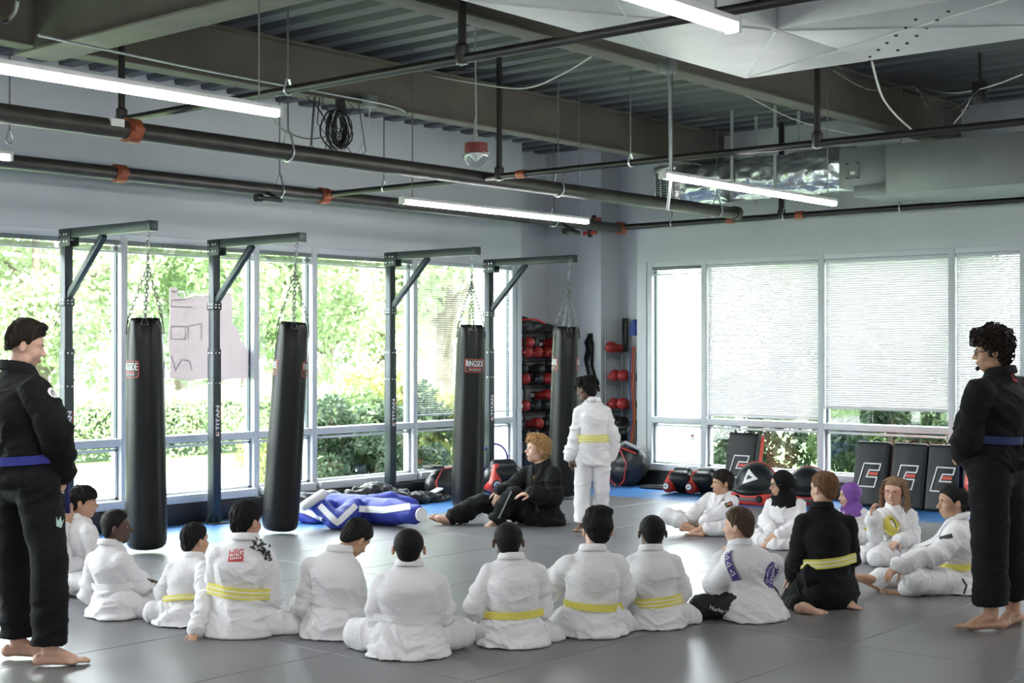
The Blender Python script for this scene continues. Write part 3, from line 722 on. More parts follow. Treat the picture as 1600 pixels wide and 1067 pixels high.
MB().bx(-.05, .0, -.03, .03, .14, .26).build('hook_bracket', M_PIPEB, t)
q = LW(578, 158, 2.34)
t = thing('junction_box', 'small grey junction box on the beam flange beside the cable coil', 'electrical box', q)
MB().bx(-.05, .05, -.04, .04, -.05, .05).build('box_body', M_GALV2, t, bevel=.004)
MB().tube([(0, 0, -.05), (.02, .0, -.25), (.12, 0, -.42), (.2, 0, -.47)], .005, 5).build('cable', M_CABLEW, t)
q = PT(1043, 104, 9.9)
t = thing('junction_box', 'grey junction box on the middle beam flange above the foil duct light', 'electrical box', q)
MB().bx(-.05, .05, -.05, .05, -.045, .045).build('box_body', M_GALV2, t, bevel=.004)
MB().tube([(0, 0, -.04), (.0, .02, -.15), (-.01, .02, -.8), (0, 0, -1.0)], .012, 7).build('flexible_conduit', M_GALV, t)
# cables strung under the deck and along the beams
def cable(label, pts, r, m):
    P = np.array([PT(*p) for p in pts]); o = P[0].copy(); L = []
    for i in range(len(P)-1):          # Catmull-Rom through the points
        p0, p1, p2, p3 = P[max(i-1, 0)], P[i], P[i+1], P[min(i+2, len(P)-1)]
        for u in np.linspace(0, 1, 7)[:-1]:
            L.append(.5*((2*p1)+(-p0+p2)*u+(2*p0-5*p1+4*p2-p3)*u*u+(-p0+3*p1-3*p2+p3)*u**3)-o)
    L.append(P[-1]-o)
    return tag(MB().tube(L, r, 6).build('cable', m, loc=o), label, 'cable')
cable('white cable looping from the beam flange towards the middle beam', [(660, 115, 12.3), (740, 130, 11.8), (820, 138, 11.2), (880, 115, 10.8), (925, 88, 10.4)], .006, M_CABLEW)
cable('dark cable drooping under the ceiling ribs near the pendant alarm', [(690, 110, 12.3), (780, 108, 11.8), (850, 95, 11.), (905, 83, 10.6)], .006, M_CABLE)
cable('bare white conduit bending down from the big duct to the fan unit', [(1362, 96, 9.2), (1378, 150, 10), (1400, 180, 10.8), (1424, 202, 11.6)], .008, M_CABLEW)
cable('black cable loop hanging below the ceiling ribs at the upper right', [(1300, 108, 10.5), (1360, 140, 11), (1425, 134, 11.6), (1450, 165, 11.8), (1490, 170, 11.8), (1530, 140, 11.6)], .007, M_CABLE)
cable('white cable sweeping to the right ceiling edge', [(1420, 131, 13.6), (1480, 145, 12.6), (1540, 137, 11.6), (1598, 116, 10.6)], .005, M_CABLEW)
cable('white cable dropping beside the far end of the middle beam', [(1520, 148, 12), (1505, 175, 12), (1490, 193, 12)], .006, M_CABLEW)
cable('thin wire bundle slung under the ribs above the foil duct', [(1165, 149, 11.12), (1250, 190, 12.0), (1360, 215, 12.6), (1440, 222, 12.9)], .004, M_CABLEW)
cable('long conduit clipped along the lower edge of the window side beam', [(60, 55, 7.6), (330, 112, 9.6), (600, 163, 11.9), (640, 180, 12)], .008, M_GALV)
cable('black wire hanging from the end of the upper left tube light', [(425, 183, 7.7), (445, 205, 8.6), (480, 217, 10.2), (508, 214, 11.4)], .005, M_CABLE)
cable('dark cable hanging under the cross beam in the top left corner', [(28, 0, 7.0), (24, 18, 7.2), (12, 32, 7.3), (2, 36, 7.2)], .010, M_CABLE)
t = thing('sprinkler_camera', 'small dark bracket box on the ribs at the upper right ceiling', 'electrical box', PT(1531, 150, 11.8))
MB().bx(-.05, .05, -.05, .05, -.06, .12).build('box_body', M_PIPEB, t, bevel=.01); MB().bx(-.01, .01, -.01, .01, .12, ZC+.08-PT(1531, 150, 11.8)[2]).build('stem', M_PIPEB, t)
# ================================================================== HEAVY BAGS, BRACKETS, TRAINING GEAR
M_STEELP = mat('powder_coated_steel', (.030, .040, .046), .42, .3, var=.1)
M_VINYL = mat('black_bag_vinyl', (.0055, .006, .0065), .34, var=.25, vscale=7, bump=.10, bscale=18, spec=.28)
M_STRAP = mat('nylon_strap', (.008, .008, .009), .6, spec=.3)
M_RED = mat('red_print', (.62, .07, .04), .5)
M_WPRINT = mat('white_print', (.8, .8, .8), .5)
M_KPRINT = mat('black_print', (.01, .01, .011), .5)
ZP = 2.555
def post_len(h): return h
def bracket(a, label):
    b = .22; s = .076
    o = thing('bag_bracket', label, 'bag stand', (a, b, 0))
    MB().bx(-s/2, s/2, -s/2, s/2, 0.0, ZP-.02).build('upright', M_STEELP, o, bevel=.004)
    MB().bx(-s/2-.007, s/2+.007, -s/2-.007, s/2+.007, .02, 1.62).build('lower_sleeve', M_STEELP, o, bevel=.004)
    MB().bx(-.10, .10, -.11, .11, 0, .012).build('base_plate', M_STEELP, o, bevel=.002)
    for q in ((1, 0), (-1, 0), (0, 1), (0, -1)):
        g = MB(); u = np.array((q[0], q[1], 0.)); w = np.array((-q[1], q[0], 0.))
        g.prism([(s/2, .012), (.10, .012), (s/2, .11)], -w*.004, u, (0, 0, 1), w*.008); g.build('gusset', M_STEELP, o, smooth=False)
    MB().bx(-s/2-.01, s/2+.01, -s/2-.01, s/2+.01, 1.98, 2.05).build('collar', M_STEELP, o, bevel=.003)
    L = 1.235
    arm = MB().bx(-s/2, s/2, -.03, L, ZP, ZP+.078).build('arm', M_STEELP, o, bevel=.004)
    MB().bx(-s/2-.002, s/2+.002, L-.05, L+.006, ZP-.002, ZP+.08).build('arm_end_cap', M_STEELP, arm, bevel=.003)
    MB().bx(-s/2-.008, -s/2, -s/2-.01, .12, ZP-.07, ZP+.075).build('joint_plate', M_STEELP, o, bevel=.002)
    MB().bx(s/2, s/2+.008, -s/2-.01, .12, ZP-.07, ZP+.075).build('joint_plate', M_STEELP, o, bevel=.002)
    d = unit((0, .50, .48)); R = np.array([[1, 0, 0], [0, d[2], d[1]], [0, -d[1], d[2]]])
    MB().box((0, .04+.25, ZP-.25), (.05, .05, .72), R).build('diagonal_brace', M_STEELP, o, bevel=.003)
    bt = MB()
    for z in (1.58, 1.30, 2.0, 2.03):
        for e in (-.02, .02):
            bt.lathe([(.008, 0), (.008, .006), (0, .008)], (e, s/2+.007, z), 6, R=rotm('X', -math.pi/2))
            bt.lathe([(.008, 0), (.008, .006), (0, .008)], (s/2+.007, e, z), 6, R=rotm('Y', math.pi/2))
    for y in (.0, .06, .1):
        for z in (ZP-.03, ZP+.03): bt.lathe([(.009, 0), (.009, .007), (0, .009)], (s/2+.008, y-.02, z), 6, R=rotm('Y', math.pi/2))
    bt.lathe([(.011, 0), (.011, .007), (0, .009)], (0, s/2, 2.13), 6, R=rotm('X', -math.pi/2))
    bt.build('bolts', M_CHROME, o)['kind'] = 'stuff'
    # lettering up the face towards the room
    y = s/2+.0075
    items = []
    V, F = text_fit('TITAN', 0, -.021, .235, .040, .035); items.append((V, F, M_WPRINT))
    V, F = text_fit('FITNESS', .10, -.034, .13, .010, .02); items.append((V, F, M_RED))
    th = np.linspace(0, 2*math.pi, 15)[:-1]
    items.append((np.array([(-.03+.021*math.cos(a), .021*math.sin(a)) for a in th]), [tuple(range(14))], M_WPRINT))
    items.append((np.array([(-.026+.012*math.cos(a), .004+.012*math.sin(a)) for a in th]), [tuple(range(14))], M_RED))
    flat_decal('lettering', items, (0, y, .86), (0, 0, 1), (1, 0, 0), o)
    return o
BA = [LW(104, 600, .22)[0], LW(335, 600, .22)[0], LW(610, 600, .22)[0], LW(764, 600, .22)[0]]
for a, lab in zip(BA, ('dark steel bag bracket behind the standing man at the left edge', 'dark steel bag bracket between the first and second heavy bags', 'dark steel bag bracket standing beside the blue grappling dummy', 'dark steel bag bracket by the corner, partly behind the third heavy bag')):
    bracket(a, lab)
def chain_links(mb, a, b, L=.042, r=.0037, w=.012):
    a = np.array(a, float); b = np.array(b, float); d = b-a; n = max(2, int(np.linalg.norm(d)/(L*.78))); t = unit(d)
    u = unit(np.cross(t, (.3, .8, .1))); v = np.cross(t, u)
    for i in range(n):
        c = a+d*((i+.5)/n); s = u if i % 2 else v
        pts = [c+t*(L/2-w)*(1 if math.sin(q) >= 0 else -1)+t*w*math.sin(q)+s*w*math.cos(q) for q in np.linspace(.26, 2*math.pi+.26, 13)[:-1]]
        mb.tube(pts, r, 5, closed=True)
def bag_mesh():
    prof = []; H = 1.84
    for z, r in ((0, .0), (0, .10), (.012, .132), (.035, .150), (.075, .1585), (.2, .160), (.5, .1585), (.8, .156), (1.1, .152), (1.35, .149), (1.58, .1465), (1.70, .143), (1.76, .138), (1.80, .129), (1.83, .116), (1.828, .10), (1.80, .05), (1.80, 0)):
        prof.append((r, z))
    n = 56; V = []
    for i, (r, z) in enumerate(prof):
        for j in range(n):
            a = 2*math.pi*j/n; rr = r
            if z > 1.55 and r > .1:      # gathered folds under the four straps
                k = (z-1.55)/.27; rr -= .012*k*(.5+.5*math.cos(4*a-4*.9))+.006*k*math.sin(17*a)*math.sin(9*a)
            rr += .0022*math.sin(3*a+z*7)*math.sin(z*5)
            V.append((rr*math.cos(a), rr*math.sin(a), z))
    Q = np.array([(i*n+j, i*n+(j+1) % n, (i+1)*n+(j+1) % n, (i+1)*n+j) for i in range(len(prof)-1) for j in range(n)])
    return np.array(V), Q, prof
BV, BQ, BP = bag_mesh()
BAGME = np_mesh('bag_body', BV, BQ, M_VINYL)
def bag_r(z): return float(np.interp(z, [p[1] for p in BP[1:15]], [p[0] for p in BP[1:15]]))
def heavy_bag(a, top_px, bot_px, zb, logos, label, hang):
    b = .22+1.16; hz = ZP-.004
    Yd = float((np.array((a, b))-CAM[:2]) @ FW[:2])
    mpp = Yd/FPX
    tilt = math.atan2((top_px-bot_px)*mpp, 1.7)
    base = np.array((a, b, 0.))+RT*((bot_px-hang)*mpp)
    o = thing('heavy_bag', label, 'punching bag', (base[0], base[1], zb))
    # lean in the picture plane: rotate about the viewing direction
    o.rotation_euler = (Matrix.Rotation(tilt, 3, Vector(FW)).to_4x4()).to_euler()
    obj('bag_body', BAGME, o)
    Rinv = np.array(Matrix.Rotation(-tilt, 3, Vector(FW)))
    apex = Rinv @ (np.array((a, b, hz))-np.array((base[0], base[1], zb)))
    face = math.atan2(-FW[1], -FW[0])                  # azimuth that faces the camera
    ch = MB(); st = MB(); knot = np.array((apex[0], apex[1], apex[2]-.26))
    for k in range(4):
        q = face+math.radians(12)+k*math.pi/2; e = np.array((math.cos(q), math.sin(q), 0))
        top = e*.128+np.array((0, 0, 1.83))
        chain_links(ch, knot, top)
        rr = .147
        MB().quadstrip([[e*(bag_r(z)+w_)+np.array((-e[1], e[0], 0))*s+np.array((0, 0, z)) for s, w_ in ((-.021, .001), (-.021, .006), (.021, .006), (.021, .001))] for z in (1.70, 1.74, 1.78, 1.815)], True, True).build('strap', M_STRAP, o)
        # triangular ring
        tr = [top+np.array((0, 0, .03)), top-np.array((-e[1], e[0], 0))*.03-np.array((0, 0, .055))+e*.012, top+np.array((-e[1], e[0], 0))*.03-np.array((0, 0, .055))+e*.012]
        ch.tube(tr, .0035, 5, closed=True)
    # swivel, carabiner and eye
    ch.tube([knot+np.array((.017*math.cos(q), 0, .017*math.sin(q)+.01)) for q in np.linspace(0, 6.28, 13)[:-1]], .004, 6, closed=True)
    ch.lathe([(.004, 0), (.013, .004), (.013, .03), (.006, .036)], knot+np.array((0, 0, .03)), 8)
    ch.tube([knot+np.array((.014*math.cos(q)*(1+.2*math.sin(q)), 0, .062*math.sin(q)+.13)) for q in np.linspace(0, 6.28, 17)[:-1]], .0045, 6, closed=True)
    ch.tube([apex+np.array((0, .019*math.cos(q), .019*math.sin(q)-.03)) for q in np.linspace(0, 6.28, 13)[:-1]], .004, 6, closed=True)
    ch.tube([apex, apex+np.array((0, 0, -.015))], .008, 6)
    ch.build('chain', M_CHAIN, o)
    for phi in logos:
        items = []
        w, h = .205, .125
        items.append((*grid2d(w, h, 12, 2), M_KPRINT))
        items.append((*stroke2d(sum([[np.array(p)+(np.array(q)-np.array(p))*u for u in np.linspace(0, 1, 7)[:-1]] for p, q in zip(rrect(w, h, .014), rrect(w, h, .014)[1:]+rrect(w, h, .014)[:1])], []), .006, True), M_RED))
        items.append((*text_fit('RINGSIDE', -.092, -.008, .184, .058, .0), M_WPRINT))
        for i in range(7): items.append((*grid2d(.017, .009, 1, 1, -.06+i*.02, -.024), M_RED))
        for i in range(8): items.append((*grid2d(.012, .005, 1, 1, -.058+i*.0165, -.042), M_WPRINT))
        mb = MB(); mats = []; z0 = 1.425
        for kk, (V, F, m) in enumerate(items):
            if m not in mats: mats.append(m)
            vv = []
            for p in V:
                r = bag_r(z0+p[1])+.0016+.0004*kk*(kk < 3)+.0012*(kk >= 3); q = face+math.radians(phi)+p[0]/.148
                vv.append((r*math.cos(q), r*math.sin(q), z0+p[1]))
            mb.raw(vv, F, mats.index(m))
        mb.build('logo', mats, o, smooth=False)
    return o
heavy_bag(BA[0], 233, 235, .035, (-46, 134), 'black heavy bag hanging nearest to the standing man at the left', 237)
heavy_bag(BA[1], 457, 437, .03, (-80, 93), 'black heavy bag hanging at a slant over the head of the blue dummy', 464)
heavy_bag(BA[2], 739, 733, .03, (22, 202), 'black heavy bag right behind the seated instructor with its logo towards the room', 741)
heavy_bag(BA[3], 884, 879, .03, (-79, 90), 'black heavy bag hanging in the corner in front of the gear rack', 889)

# ---- strike shields ------------------------------------------------------------------
M_SHB = mat('shield_black_vinyl', (.012, .0145, .0165), .38, var=.2, bump=.06, bscale=25, spec=.3)
M_SHR = mat('shield_red_vinyl', (.50, .035, .025), .4, var=.1)
def E_logo(w, h, sh=.22):
    def S(p): return (p[0]*w+p[1]*h*sh, p[1]*h)
    P = [(0, 0), (0, 1), (1, 1), (1, .72), (.42, .72), (.36, .42), (1.0, .42), (1, 0)]
    it = [(*stroke2d([S(p) for p in P], .013, True), M_WPRINT)]
    V = np.array([S(p) for p in ((.44, .50), (1.0, .50), (1.0, .64), (.44, .64))]); it.append((V, [(0, 1, 2, 3)], M_RED))
    return it
def strike_shield(p, yaw, lean, label, w=.385, h=.68, th=.16):
    o = thing('strike_shield', label, 'strike pad', p)
    o.rotation_euler = (Matrix.Rotation(yaw, 3, 'Z') @ Matrix.Rotation(-lean, 3, 'Y')).to_euler()     # local +x is the front
    F_ = Field((-th, -w/2, 0), (0, w/2, h), .017)
    F_.rbox((-th*.28, 0, h/2), (th*.28, w/2, h/2), .03, .002)
    V, Q = F_.net(); V[:, 0] += .012*np.exp(-((V[:, 1]/(w*.4))**2))*(V[:, 0] > -.03)
    obj('front_pad', np_mesh('front_pad', V, Q, M_SHB), o)
    F_ = Field((-th, -w/2, 0), (0, w/2, h), .017); F_.rbox((-th*.68, 0, h/2), (th*.36, w/2-.004, h/2-.004), .025, .002)
    V, Q = F_.net(); obj('red_side', np_mesh('red_side', V, Q, M_SHR), o)
    MB().tube([(-th*.6, .05*math.cos(a), h+.035*math.sin(a)-.004) for a in np.linspace(0, math.pi, 9)], .008, 6).build('handle', M_STRAP, o)
    flat_decal('logo', E_logo(.185, .24), (.017, -.122, h*.30), (0, 1, 0), (0, 0, 1), o)
    return o
strike_shield(RW(1150, 763, .50)*np.array((1, 1, 0))+np.array((0, 0, .0)), .0, .22, 'black and red strike shield leaning alone against the window behind the dark haired boy', h=.72)
strike_shield(RW(1355, 790, .42)*np.array((1, 1, 0)), .0, .2, 'black strike shield with red sides, leftmost of the three in a row at the window')
strike_shield(RW(1413, 790, .42)*np.array((1, 1, 0)), .0, .2, 'black strike shield with red sides, middle of the three behind the girl with long hair')
strike_shield(RW(1470, 796, .42)*np.array((1, 1, 0)), .0, .2, 'black strike shield with red sides, rightmost of the three beside the standing man')
# ---- curved kick shields --------------------------------------------------------------
M_DKGREY = mat('shield_grey', (.10, .10, .105), .5)
def kick_shield(p, yaw, label, s=1., logo='tri', flip=False):
    """red base with side handles and a bulging black dome; local +x towards the viewer"""
    o = thing('kick_shield', label, 'kick shield', p, yaw)
    F_ = Field((-.2*s, -.24*s, 0), (.2*s, .24*s, .16*s), .011)
    F_.rbox((0, 0, .06*s), (.17*s, .22*s, .06*s), .035, .01)
    V, Q = F_.net(); obj('red_base', np_mesh('red_base', V, Q, M_SHR), o)
    F_ = Field((-.25*s, -.25*s, .05*s), (.25*s, .25*s, .5*s), .012)
    F_.ell((-.02*s, 0, .22*s), (.15*s, .205*s, .20*s), .03, rotm('Y', -.35)); F_.ell((.05*s, 0, .13*s), (.15*s, .2*s, .06*s), .06)
    V, Q = F_.net(); obj('black_dome', np_mesh('black_dome', V, Q, M_SHB), o); bt = bvh(V, Q)
    MB().tube([(-.02*s+.15*s*-.2, .213*s*math.cos(a), .20*s+.21*s*math.sin(a)) for a in np.linspace(.1, math.pi-.1, 15)], .013*s, 6).build('red_rim', M_SHR, o)
    h = MB()
    for y in (-.12, .12): h.lathe([(.038*s, 0), (.03*s, .02*s), (0, .022*s)], (.168*s, y*s, .065*s), 14, R=rotm('Y', math.pi/2))
    h.build('handle_mount', M_STRAP, o)
    MB().bx(.172*s, .186*s, -.10*s, .10*s, .045*s, .075*s).build('handle_strap', M_DKGREY, o, bevel=.004)
    if logo == 'tri':
        it = []
        for P3, m in (((-.075, -.065), (.085, -.01), (-.035, .085)), M_WPRINT), (((-.038, -.022), (.030, .002), (-.024, .030)), M_KPRINT):
            A, B, C_ = (np.array(q) for q in P3); n_ = 8; V2 = []; ix = {}; F2 = []
            for i in range(n_+1):
                for j_ in range(n_+1-i): ix[(i, j_)] = len(V2); V2.append(A+(B-A)*i/n_+(C_-A)*j_/n_)
            for i in range(n_):
                for j_ in range(n_-i):
                    F2.append((ix[(i, j_)], ix[(i+1, j_)], ix[(i, j_+1)]))
                    if i+j_ < n_-1: F2.append((ix[(i+1, j_)], ix[(i+1, j_+1)], ix[(i, j_+1)]))
            it.append((np.array(V2), F2, m))
    else: it = []
    for k, (V2, F2, m) in enumerate(it):
        vv = []
        for q in V2:
            hit = bt.ray_cast(Vector((.6, q[0]*s, .27*s+q[1]*s)), Vector((-1, 0, 0))); vv.append(np.array(hit[0])+np.array((.004+.0015*k, 0, 0)))
        MB().raw(vv, F2).build('logo', m, o, smooth=False)
    return o
kick_shield(RW(1180, 786, .95)*np.array((1, 1, 0)), .1, 'round black and red kick shield with a white triangle beside the black headscarf', 1.05)
kick_shield(RW(1262, 788, .62)*np.array((1, 1, 0)), .3, 'black and red kick shield half hidden between the black headscarf and the ginger boy', .95, None)
def belly_pad(p, yaw, label, s=1.):
    """curved pad standing on its edge: black shell with a red end plate carrying a round badge"""
    o = thing('thai_pad', label, 'thai pad', p, yaw)
    F_ = Field((-.25*s, -.24*s, 0), (.2*s, .24*s, .36*s), .012)
    F_.cone((-.16*s, -.06*s, .14*s), (-.16*s, .06*s, .14*s), .14*s, .14*s, .02); F_.cone((.0, -.07*s, .2*s), (0, .07*s, .2*s), .10*s, .10*s, .06); F_.cone((-.1*s, -.07*s, .28*s), (-.1*s, .07*s, .28*s), .07*s, .07*s, .05)
    F_.floor(.003); V, Q = F_.net(); obj('black_shell', np_mesh('black_shell', V, Q, M_SHB), o)
    F_ = Field((-.3*s, -.3*s, 0), (.3*s, .3*s, .4*s), .011)
    F_.cone((.07*s, -.13*s, .10*s), (.01*s, -.1*s, .27*s), .07*s, .045*s, .03); F_.cone((-.20*s, -.13*s, .06*s), (.07*s, -.13*s, .09*s), .05*s, .07*s, .03); F_.floor(.003)
    V, Q = F_.net(); obj('red_plate', np_mesh('red_plate', V, Q, M_SHR), o)
    b = MB().lathe([(.05*s, 0), (.05*s, .012*s), (.0, .014*s)], (.135*s, -.13*s, .11*s), 16, R=rotm('Y', math.pi/2)); b.lathe([(.038*s, .0125*s), (.038*s, .0165*s), (0, .0165*s)], (.135*s, -.13*s, .11*s), 16, R=rotm('Y', math.pi/2), m=1)
    for q in (-.012, .006): b.bx(.1515*s, .155*s, (-.13-.02)*s, (-.13+.02)*s, (.11+q)*s, (.118+q)*s, m=0)
    b.build('badge', [M_STRAP, M_WPRINT], o)
    return o
belly_pad(RW(1062, 768, .62)*np.array((1, 1, 0)), .15, 'red and black curved thai pad, left one of the pair by the window', .85)
belly_pad(RW(1098, 770, .55)*np.array((1, 1, 0)), .1, 'red and black curved thai pad, right one of the pair by the window', .85)
belly_pad(LW(790, 772, .55)*np.array((1, 1, 0)), 1.0, 'red and black curved pad with a square badge lying behind the instructor', 1.1)
# purple hoop standing against the window
t = tag(MB().tube([(.0, .17*math.cos(a), .17*math.sin(a)+.17) for a in np.linspace(0, 2*math.pi, 33)[:-1]], .012, 8, closed=True).build('purple_ring', mat('purple_plastic', (.16, .08, .45), .4), loc=LW(772, 755, .25)*np.array((1, 1, 0))+np.array((0, 0, .2)), rot=(0, 0, 1.2)), 'purple plastic ring propped above the red pad behind the instructor', 'ring')
# ---- soft bags and clothes on the floor ---------------------------------------------------
def lump(name, label, cat, p, yaw, prims, m, amp=.02, fr=9, h=.014, extra=None):
    P = np.array([q[:3] for q in prims]); Rm = max(max(q[3:6]) for q in prims)+.05
    F_ = Field(P.min(0)-Rm, P.max(0)+Rm, h)
    for q in prims: F_.ell(q[:3], q[3:6], .04)
    F_.floor(.004); V, Q = F_.net(); N = vnormals(V, Q)
    d = (np.abs(vnoise(V*fr+3)-.5)*2-.5)*amp+(vnoise(V*fr*2.3)-.5)*amp*.6; V = V+N*d[:, None]; V[:, 2] = np.maximum(V[:, 2], .002)
    o = thing(name, label, cat, p, yaw); obj('shell', np_mesh('shell', V, Q, m), o)
    return o, bvh(V, Q)
M_BAGK = mat('black_nylon', (.014, .014, .016), .42, var=.3, bump=.15, bscale=30)
lump('duffel_bag', 'crumpled black duffel bag against the wall behind the blue dummy', 'bag', LW(585, 790, .38)*np.array((1, 1, 0)), 0, [(0, 0, .12, .28, .13, .15), (.25, .02, .10, .22, .12, .12), (-.28, .03, .08, .22, .1, .09)], M_BAGK, .04, 11)
lump('rolled_pad', 'dark rolled pad lying behind the slanted heavy bag', 'pad', LW(490, 806, .35)*np.array((1, 1, 0)), 0, [(0, 0, .11, .3, .11, .11), (.2, 0, .11, .2, .11, .11), (-.2, 0, .11, .2, .11, .11)], mat('dark_teal_vinyl', (.02, .03, .032), .4), .02, 8)
o, _ = lump('folded_jacket', 'heap of black clothing on the floor left of the third heavy bag', 'clothing', LW(665, 790, .45)*np.array((1, 1, 0)), .0, [(0, 0, .05, .25, .12, .065), (.15, .02, .06, .15, .1, .07), (-.2, 0, .03, .2, .1, .04)], M_BAGK, .035, 13)
MB().box((-.15, .02, .115), (.12, .09, .02), rotm('Y', .3)).build('pale_lining', M_WHITEPL, o, bevel=.006)
o, _ = lump('gear_bag', 'black gear bag with red piping standing left of the third heavy bag', 'bag', LW(700, 772, .30)*np.array((1, 1, 0)), 0, [(0, 0, .17, .26, .15, .19), (.12, 0, .14, .2, .15, .16)], M_BAGK, .02, 7)
MB().tube([(.27, .1, .0), (.30, .11, .2), (.22, .12, .33), (.0, .13, .34)], .009, 6).build('red_piping', M_SHR, o); MB().bx(.18, .36, -.05, .12, .33, .37).build('top_flap', M_BAGK, o, bevel=.01)
q = G(976, 768)*np.array((1, 1, 0))
o, bt = lump('gear_bag', 'black sports bag with red seams on the floor beneath the right wire rack', 'bag', RW(978, 762, .25)*np.array((1, 1, 0)), 0, [(0, 0, .22, .17, .24, .24), (.0, .12, .28, .15, .18, .2)], M_BAGK, .02, 6)
mb = MB()
for sgn in (-1, 1): mb.tube([(.16, sgn*.03, .44), (.19, sgn*.14, .28), (.18, sgn*.10, .08), (.17, sgn*.02, .01)], .008, 6)
mb.tube([(.1, -.15, .42), (.15, .05, .46), (.1, .22, .4)], .008, 6); mb.build('red_seams', M_SHR, o)
MB().tube([(.05, -.12, .44), (.08, .05, .52), (.05, .25, .44)], .02, 8).build('grey_strap', mat('grey_strap_fabric', (.3, .31, .32), .6), o)
lump('dark_mat_roll', 'flat dark cover lying on the blue mat at the right wall corner', 'cover', RW(1025, 756, .30)*np.array((1, 1, 0)), 0, [(0, 0, .02, .08, .25, .03), (0, .2, .02, .07, .2, .03)], M_BAGK, .015, 10)
# ---- blue grappling dummy -------------------------------------------------------------------
M_BLUE = mat('blue_canvas', (.022, .042, .32), .62, var=.15, vscale=9, bump=.12, bscale=60)
M_WCAN = mat('white_canvas', (.72, .72, .74), .7)
def dj(px, py, d): # pixel and depth to dummy-local
    return PT(px, py, d)-DB
DB = G(560, 822)*np.array((1, 1, 0))
t = thing('grappling_dummy', 'blue stuffed grappling dummy with white stripes lying on the mat', 'training dummy', DB)
HIP = dj(568, 797, 13.3); CH = dj(525, 795, 13.5); L1 = dj(612, 800, 13.0); E1 = dj(648, 803, 12.75); L2 = dj(610, 788, 13.5); E2 = dj(640, 792, 13.5)
SH_ = dj(553, 795, 13.1); EL_ = dj(525, 816, 12.75); HA_ = dj(495, 786, 12.9)
EL2 = dj(490, 816, 13.2); HA2 = dj(462, 795, 13.3); S2 = dj(510, 793, 13.3)
F_ = Field((-1.4, -1.4, 0), (1.4, 1.4, .55), .016)
F_.cone(HIP, CH, .14, .15, .03); F_.cone(HIP, L1, .13, .12, .03); F_.cone(L1, E1, .115, .09, .02); F_.cone(HIP, L2, .13, .12, .03); F_.cone(L2, E2, .11, .09, .02)
F_.cone(SH_, EL_, .10, .085, .02); F_.cone(EL_, HA_, .085, .075, .02); F_.cone(S2, EL2, .09, .08, .02); F_.cone(EL2, HA2, .08, .07, .02)
F_.floor(.004); V, Q = F_.net(); N = vnormals(V, Q); V = V+N*((vnoise(V*14)-.5)*.02)[:, None]; V[:, 2] = np.maximum(V[:, 2], .003)
obj('stuffed_body', np_mesh('stuffed_body', V, Q, M_BLUE), t); DBV = bvh(V, Q)
def strip(pts, wd, name='white_stripe', off=.008):
    P = []
    for i in range(len(pts)-1):
        for u in np.linspace(0, 1, 9)[:-1]: P.append(np.array(pts[i])*(1-u)+np.array(pts[i+1])*u)
    P.append(np.array(pts[-1])); rings = []
    toc = unit(CAM-DB-np.array((0, 0, .1)))
    for i, p in enumerate(P):
        tn = unit(P[min(i+1, len(P)-1)]-P[max(i-1, 0)]); s = unit(np.cross(tn, toc))
        row = []
        for k in (-1, -.33, .33, 1):
            h = DBV.ray_cast(Vector(p+s*wd/2*k+toc*.6), Vector(-toc))
            row.append((np.array(h[0])+np.array(h[1])*off) if h[0] is not None else p+s*wd/2*k)
        rings.append(row)
    return MB().quadstrip(rings, False, False).build(name, M_WCAN, t)
strip([dj(560, 795, 13.1), dj(600, 797, 13.0), dj(640, 792, 12.9)], .055); strip([dj(556, 790, 13.), dj(527, 817, 12.7), dj(500, 790, 12.85)], .05); strip([dj(505, 812, 13.1), dj(478, 800, 13.1), dj(464, 796, 13.1)], .045)
MB().lathe([(.0, -.008), (.062, -.008), (.062, .008), (0, .008)], E1+unit(E1-L1)*.094, 18, R=np.array(Vector(unit(E1-L1)).to_track_quat('Z', 'Y').to_matrix())).build('white_foot_cap', M_WCAN, t)
dd = unit(np.array(dj(480, 790, 12.75))-np.array(dj(502, 772, 12.85)))
F_ = Field(HA_-.25, HA_+.25, .012); F_.cone(dj(476, 790, 12.8), dj(504, 772, 12.85), .045, .045, .02); V, Q = F_.net(); obj('white_hand_pad', np_mesh('white_hand_pad', V, Q, M_WCAN), t)
# ---- wire racks with gear ---------------------------------------------------------------------
M_WIRE = mat('black_wire', (.02, .02, .022), .4, .6); M_WIREC = mat('chrome_wire', (.45, .46, .47), .3, .9)
def rack(p, wx, wy, h, zs, m, label):
    o = thing('wire_rack', label, 'shelf', p)
    for sx in (-1, 1):
        for sy in (-1, 1): MB().tube([(sx*wx/2, sy*wy/2, 0), (sx*wx/2, sy*wy/2, h)], .0125, 8).build('post', m, o)
    for z in zs:
        s = MB()
        for sx in (-1, 1):
            for dz in (0, -.035): s.tube([(sx*wx/2, -wy/2, z+dz), (sx*wx/2, wy/2, z+dz)], .005, 5)
        for sy in (-1, 1):
            for dz in (0, -.035): s.tube([(-wx/2, sy*wy/2, z+dz), (wx/2, sy*wy/2, z+dz)], .005, 5)
        n = int(wx/.03)
        for i in range(n): s.tube([(-wx/2+(i+.5)*wx/n, -wy/2, z), (-wx/2+(i+.5)*wx/n, wy/2, z)], .0028, 4)
        s.build('shelf', m, o)
    return o
ZL = (.10, .52, .86, 1.18, 1.50, 1.80)
rack((.46, -.20, 0), .86, .36, 1.83, ZL, M_WIRE, 'black wire rack full of red gloves in the alcove beside the corner bag')
ZRK = (.12, .50, .88, 1.22, 1.56)
rack((-.2, .72, 0), .34, .44, 1.86, ZRK, M_WIREC, 'chrome wire rack with red gear in the recess beside the right windows')
